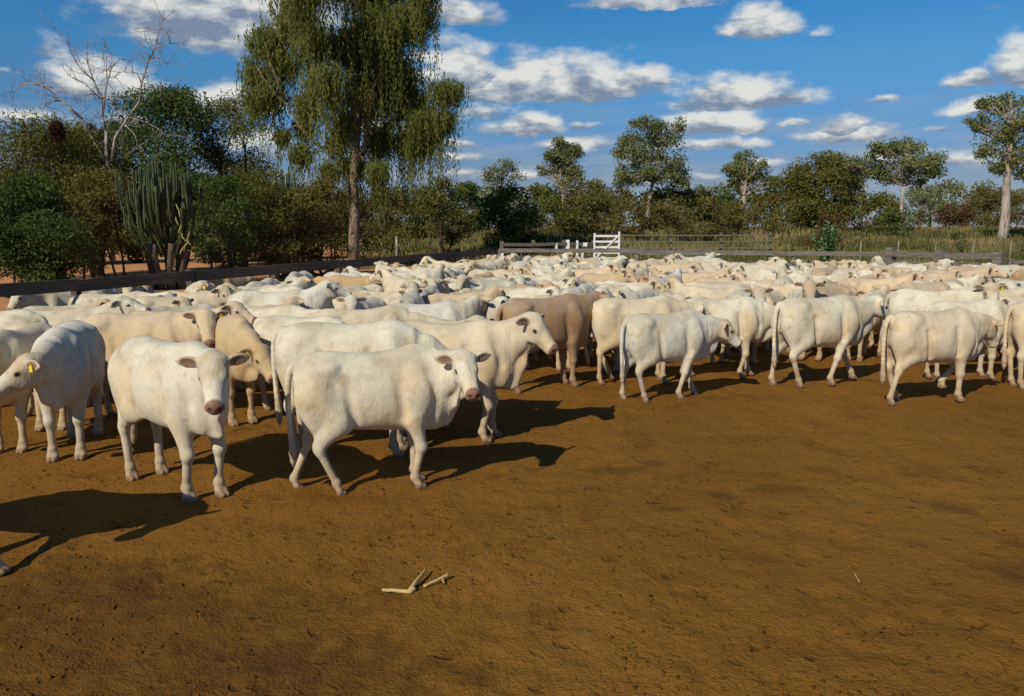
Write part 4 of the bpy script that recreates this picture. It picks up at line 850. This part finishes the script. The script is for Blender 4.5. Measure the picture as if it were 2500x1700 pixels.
# ================================================================ the herd
WHT, GRW, CRM, PTN, TAN, ORG, BRN = (.66, .585, .435), (.61, .56, .455), (.63, .52, .345), (.59, .44, .265), (.52, .36, .19), (.48, .29, .12), (.31, .175, .078)
placed = []      # (x, y, heading, scale)
def put_cow(o, x, y, hd, s, col, label, group):
    o.location = (x, y, -.004); o.rotation_euler = (0, 0, R(hd)); o.scale = (s, s, s); o.color = (*col, 1); tag(o, label, 'cow', group); placed.append((x, y, hd, s))
GRP = 'cattle gathered in the pen'
def hand(label, mode, pts, hd, s, col, tagear=0, res=.012, eyes=True, **kw):
    u = Vector((math.cos(R(hd)), math.sin(R(hd)), 0))
    if mode == 'f':      # feet: (hind x, y), (front x, y) either may be None
        h, f = pts
        if h and f: mid = (G(*h)+G(*f))/2; c = mid+u*.078*s
        elif f: c = G(*f)-u*.37*s
        else: c = G(*h)+u*.52*s
    elif mode == 'b': c = G(pts[0], pts[1], 1.175*s); c.z = 0           # middle of the back
    elif mode == 'h':    # poll of a cow looking along its own heading
        npt = kw.get('npt', 28); zp = (1.05+.5*math.sin(R(npt)))*s; c = G(pts[0], pts[1], zp+.02); c = c-u*(.41+.5*math.cos(R(npt*.9)))*s; c.z = 0
    o, fr = cow_object(dict(res=res, **kw), eyes); put_cow(o, c.x, c.y, hd, s, col, label, GRP)
    for sd in ([tagear] if tagear in (1, -1) else ([1, -1] if tagear == 2 else [])): add_tag(o, fr, sd)
    return o
hand('white cow in front, side on, head turned to the camera beside the soil shadow', 'f', ((772, 1209), (1016, 1178)), 16, 1.03, WHT, 0, .010, hy=-86, nyaw=-56, npt=20, hp=36, feet=((0, 0), (-.03, 0), (-.20, 0), (.20, 0)), belly=.9, tail=-.2, ear=4, hroll=0)
hand('stout white cow facing the camera, second from the left in the front line', 'f', ((338, 1160), (520, 1222)), -38, 1.12, WHT, 0, .010, hy=-33, nyaw=-24, npt=18, hp=42, feet=((.04, 0), (-.03, 0), (.02, 0), (-.02, 0)), belly=1.15, ear=6)
hand('white cow at the left with lowered head in profile and yellow ear tag', 'f', (None, (165, 1123)), -72, 1.10, GRW, 1, .010, hy=-72, nyaw=-16, npt=0, hp=30, belly=1.2, ear=14)
hand('cow with shaded brown legs at the left edge, beside the lowered head', 'f', (None, (28, 1105)), -84, 1.04, CRM, 0, .014, hy=-35, npt=0, hp=50)
hand('white cow at the left with raised muzzle pointing right over its neighbours', 'b', (140, 765), 14, 1.02, WHT, 0, .013, hy=-14, npt=42, hp=14, ear=26)
hand('cream cow whose tan forehead and brown ears face the camera above the stout white one', 'b', (345, 775), 0, 1.07, PTN, 1, .012, hy=-64, nyaw=-34, npt=26, hp=44, ear=2)
hand('tan cow with lowered head and yellow tag looking out right of the stout white one', 'f', (None, (592, 1036)), -46, 1.06, TAN, -1, .012, hy=2, npt=-14, hp=40, ear=8)
hand('light tan cow with raised head in profile, left of the big white rump', 'b', (425, 768), 4, 1.0, PTN, 0, .013, hy=-22, npt=36, hp=22)
hand('big white cow with rump towards the left, behind the tan tagged one', 'b', (740, 778), -18, 1.02, WHT, 0, .013, hy=10, npt=-18, hp=50, belly=1.3)
hand('large white cow directly behind the front one, head hidden, yellow-stained thigh', 'f', ((722, 1112), (976, 1102)), -1, 1.15, WHT, 0, .012, hy=25, npt=-20, hp=60, belly=1.3)
hand('cream cow with level back and white face, yellow tag in its far ear', 'f', (None, (1190, 1073)), -3, 1.09, CRM, 1, .010, hy=-34, nyaw=-14, npt=30, hp=40, feet=((.05, 0), (-.03, 0), (0, 0), (0, 0)), belly=1.2, ear=10)
hand('darkest brown cow, rump towards the camera, standing above the white-faced head', 'f', (None, (1388, 942)), 30, 1.10, BRN, 0, .013, hy=22, npt=22, hp=40, tail=.2)
hand('dirty cream cow with raised tail just left of the small walking one', 'f', ((1466, 936), None), 6, 1.06, CRM, 0, .013, hy=0, npt=5, hp=40, feet=((0, 0), (0, 0), (.18, .03), (-.05, 0)), tail_up=.7)
hand('small white cow walking right with head down, nearest of the right group', 'f', ((1558, 985), (1664, 966)), 22, .98, GRW, 0, .011, hy=-16, npt=2, hp=42, feet=((.16, 0), (-.24, 0), (-.12, 0), (.12, 0)), ear=30)
hand('big white cow mostly hidden behind the small walking one', 'b', (1765, 732), 2, 1.04, WHT, 0, .013, hy=0, npt=-5, hp=45, belly=1.3, feet=((.1, 0), (-.1, 0), (.1, 0), (-.1, 0)))
hand('white cow striding right with olive smear on its thigh', 'f', ((1900, 947), (2060, 934)), 17, 1.09, WHT, 0, .011, hy=-4, npt=16, hp=34, feet=((.30, .02), (-.26, 0), (-.14, 0), (.16, 0)), ear=30, belly=1.15)
hand('cream cow walking right with bent front leg, rightmost whole animal', 'f', ((2172, 990), (2328, 972)), 12, 1.03, CRM, 0, .011, hy=18, npt=2, hp=52, feet=((-.04, .14), (0, 0), (.12, 0), (-.16, 0)), ear=22, belly=1.25)
hand('cow cut off by the right edge with stained yellowish thigh', 'f', ((2478, 948), None), -4, 1.06, CRM, 0, .012, hy=0, npt=10, hp=40)
hand('cow half hidden between the rightmost whole animal and the right edge', 'f', (None, (2405, 925)), 6, 1.0, WHT, 0, .013, hy=10, npt=0, hp=45)
hand('pale cow with long raised neck, head turned away, above the level cream back', 'b', (1040, 748), 10, 1.0, GRW, 0, .013, hy=48, npt=34, hp=25)
hand('cream cow with brown forehead and dark ears turned to the camera, behind the level back', 'b', (1000, 796), 2, 1.02, CRM, 0, .013, hy=-52, npt=28, hp=45)
hand('cream cow with rounded rump in the middle of the herd, left of the raised neck', 'b', (885, 762), 14, 1.05, CRM, 0, .014, hy=-10, npt=0, hp=50)
hand('white-faced cow with brown ears bowing right above the big white rump', 'b', (660, 756), -16, 1.0, WHT, 0, .013, hy=-26, npt=14, hp=48)
hand('grey-faced cow with round ears looking over the herd near the left fence', 'h', (238, 690), -80, 1.0, GRW, 0, .013, npt=30, hp=28)
hand('brown-faced cow looking at the camera near the left edge', 'h', (97, 712), -95, 1.0, TAN, 0, .013, npt=14, hp=50)
hand('white cow with tilted head and brown ear at the left edge', 'h', (36, 706), -118, 1.04, WHT, 0, .013, hy=20, npt=26, hp=35, hroll=18)
hand('cream cow with wrinkled face looking over a back, right of the round-eared one', 'h', (312, 690), -72, 1.0, CRM, 0, .013, npt=22, hp=30)
hand('tan-headed cow just below the board fence, close to the candelabra tree', 'h', (352, 684), -60, .98, TAN, 0, .014, npt=24, hp=40)
hand('white cow in profile with one dark ear, left of the tan raised head', 'h', (418, 712), 8, 1.02, WHT, 0, .013, npt=20, hp=38, hy=-28)
hand('orange-tan cow with upright ears against the dark fence board', 'h', (505, 662), -110, 1.02, ORG, 0, .014, npt=34, hp=35)
hand('tan cow with brown ear between the raised head and white face', 'h', (612, 716), -62, .98, TAN, -1, .014, npt=18, hp=42)
hand('pinkish-faced cow looking straight at the camera in the middle of the herd', 'h', (1062, 680), -88, 1.0, PTN, 0, .014, npt=28, hp=48)
hand('white cow with bright yellow ear tag above the darkest brown one', 'h', (1355, 700), -34, 1.0, WHT, 1, .014, npt=24, hp=40)
hand('orange-faced cow looking at the camera above the small walking one', 'h', (1595, 672), -84, 1.0, ORG, 0, .014, npt=26, hp=46)
hand('cow out of frame at the lower left, one hoof and its long shadow showing', 'f', (None, (-95, 1378)), -6, 1.05, WHT, 0, .014, hy=-88, nyaw=-64, npt=22, hp=50, feet=((.05, 0), (.34, 0), (0, 0), (0, 0)))
# ---- the rest of the herd: a few stances, copied
VAR = []
vp = [dict(hy=0, npt=34, hp=40), dict(hy=-40, npt=36, hp=38), dict(hy=40, npt=32, hp=40), dict(hy=-75, nyaw=-40, npt=34, hp=44), dict(hy=70, nyaw=38, npt=32, hp=42), dict(hy=15, npt=6, hp=50), dict(hy=-20, npt=38, hp=20), dict(hy=25, npt=36, hp=18),
      dict(hy=-60, npt=8, hp=50), dict(hy=50, npt=4, hp=52), dict(hy=-10, npt=10, hp=48, belly=1.3), dict(hy=20, npt=30, hp=35, belly=1.25), dict(hy=-30, npt=20, hp=42, hroll=14), dict(hy=-85, nyaw=-48, npt=26, hp=38)]
for i, q in enumerate(vp):
    q['npt'] += 5; q['feet'] = tuple((random.uniform(-.12, .12), 0) for _ in range(4)); q.setdefault('ear', random.uniform(0, 26))
    o, fr = cow_object(dict(res=.018, **q), False, link=False); tg = add_tag(o, fr, random.choice((1, -1)), link=False); VAR.append((o, tg))
nh = len(placed)
def front_y(px): return float(np.interp(px, [-200, 0, 250, 600, 900, 1250, 1500, 1800, 2150, 2500, 2800], [9.4, 9.9, 10.8, 12.0, 12.6, 12.8, 13.2, 13.6, 13.4, 13.0, 13.2]))
def pts_of(x, y, h, s): u = np.array([math.cos(R(h)), math.sin(R(h))]); return [np.array([x, y])+u*t*s for t in (-.44, -.05, .34, .74)]
occ = [q for (x, y, h, s) in placed for q in pts_of(x, y, h, s)]; OR = [.31, .33, .31, .20]; orr = [o_ for _ in placed for o_ in OR]
herd = []; rr = np.random.default_rng(2024); tries = 0
OA = np.array(occ); ORR = np.array(orr)
while tries < 160000 and len(herd) < 262:
    tries += 1; y = rr.uniform(9, 29.8); x = rr.uniform(-8, 21.5); px = 1250+x/y*FPX
    if not (-130 < px < 2600) or y < front_y(px): continue
    k = rr.random(); h = rr.normal(6, 24) if k < .30 else (rr.normal(180, 28) if k < .44 else (rr.normal(-80, 40) if k < .78 else rr.uniform(-180, 180))); s = rr.uniform(.88, 1.09)
    P4 = np.array(pts_of(x, y, h, s)); 
    if np.any(P4[:, 0] < left_x(P4[:, 1])+.42) or np.any(P4[:, 1] > back_y(P4[:, 0])-.40): continue
    D = np.linalg.norm(OA[None]-P4[:, None], axis=2); lim = (np.array(OR)[:, None]+ORR[None])*.73
    if np.any(D < lim): continue
    herd.append((x, y, h, s, px)); OA = np.concatenate([OA, P4]); ORR = np.concatenate([ORR, OR])
print('HERD', len(herd), tries)
LMK = [(0, "the photo's left edge"), (110, 'the dark green bush'), (240, 'the olive-brown thorn bush'), (330, 'the gap beside the candelabra'), (410, 'the candelabra tree'), (540, 'the green bush'), (665, 'the olive bush'), (775, 'the dusky brown bush'), (865, 'the weeping tree trunk'), (968, 'the lone pale post'), (1080, 'the round olive bush'), (1196, 'the white fence post'), (1290, 'the bright green bush'), (1390, 'the white boards'), (1480, 'the white gate'), (1590, 'the tallest gum tree'), (1710, 'the brown scrub'), (1825, 'the two-crowned gum'), (1930, 'the gap before the round tree'), (2025, 'the large-leaved plant'), (2110, 'the gap before the pale trunk'), (2195, 'the pale slender trunk'), (2300, 'the small grass shrub'), (2375, 'the low rust-brown bush'), (2450, 'the leaning gum tree'), (2560, "the photo's right edge")]
ORD = ['first', 'second', 'third', 'fourth', 'fifth', 'sixth', 'seventh', 'eighth', 'ninth', 'tenth', 'eleventh', 'twelfth', 'thirteenth', 'fourteenth', 'fifteenth', 'sixteenth', 'seventeenth', 'eighteenth', 'nineteenth', 'twentieth']
cols = {}
for h in herd: cols.setdefault(min(LMK, key=lambda l: abs(l[0]-h[4]))[1], []).append(h)
cc_ = [('white', WHT, .36), ('off-white', GRW, .20), ('cream', CRM, .26), ('pale tan', PTN, .11), ('tan', TAN, .05), ('orange-tan', ORG, .02)]
for lm, hs in cols.items():
    hs.sort(key=lambda h: h[1])
    for i, (x, y, h, s, px) in enumerate(hs):
        k = rr.choice(6, p=[c_[2] for c_ in cc_]); nm, col, _ = cc_[k]; j = rr.uniform(.92, 1.06); col = tuple(min(.8, c_*j) for c_ in col)
        rel = (h-math.degrees(math.atan2(y, x))+90+180) % 360-180      # heading seen from the camera: 0 = right
        fc = 'facing right' if abs(rel) < 50 else ('facing left' if abs(rel) > 130 else ('facing away' if rel > 0 else 'facing the camera'))
        src, tg = VAR[int(rr.integers(len(VAR)))]; o = src.copy(); C.collection.objects.link(o)
        put_cow(o, x, y, h, s, col, '%s cow %s, %s in the file below %s' % (nm, fc, ORD[i], lm), GRP)
        if rr.random() < .16: t = tg.copy(); C.collection.objects.link(t); t.parent = o
for o, tg in VAR:      # the unlinked patterns themselves
    bpy.data.objects.remove(tg); bpy.data.objects.remove(o)
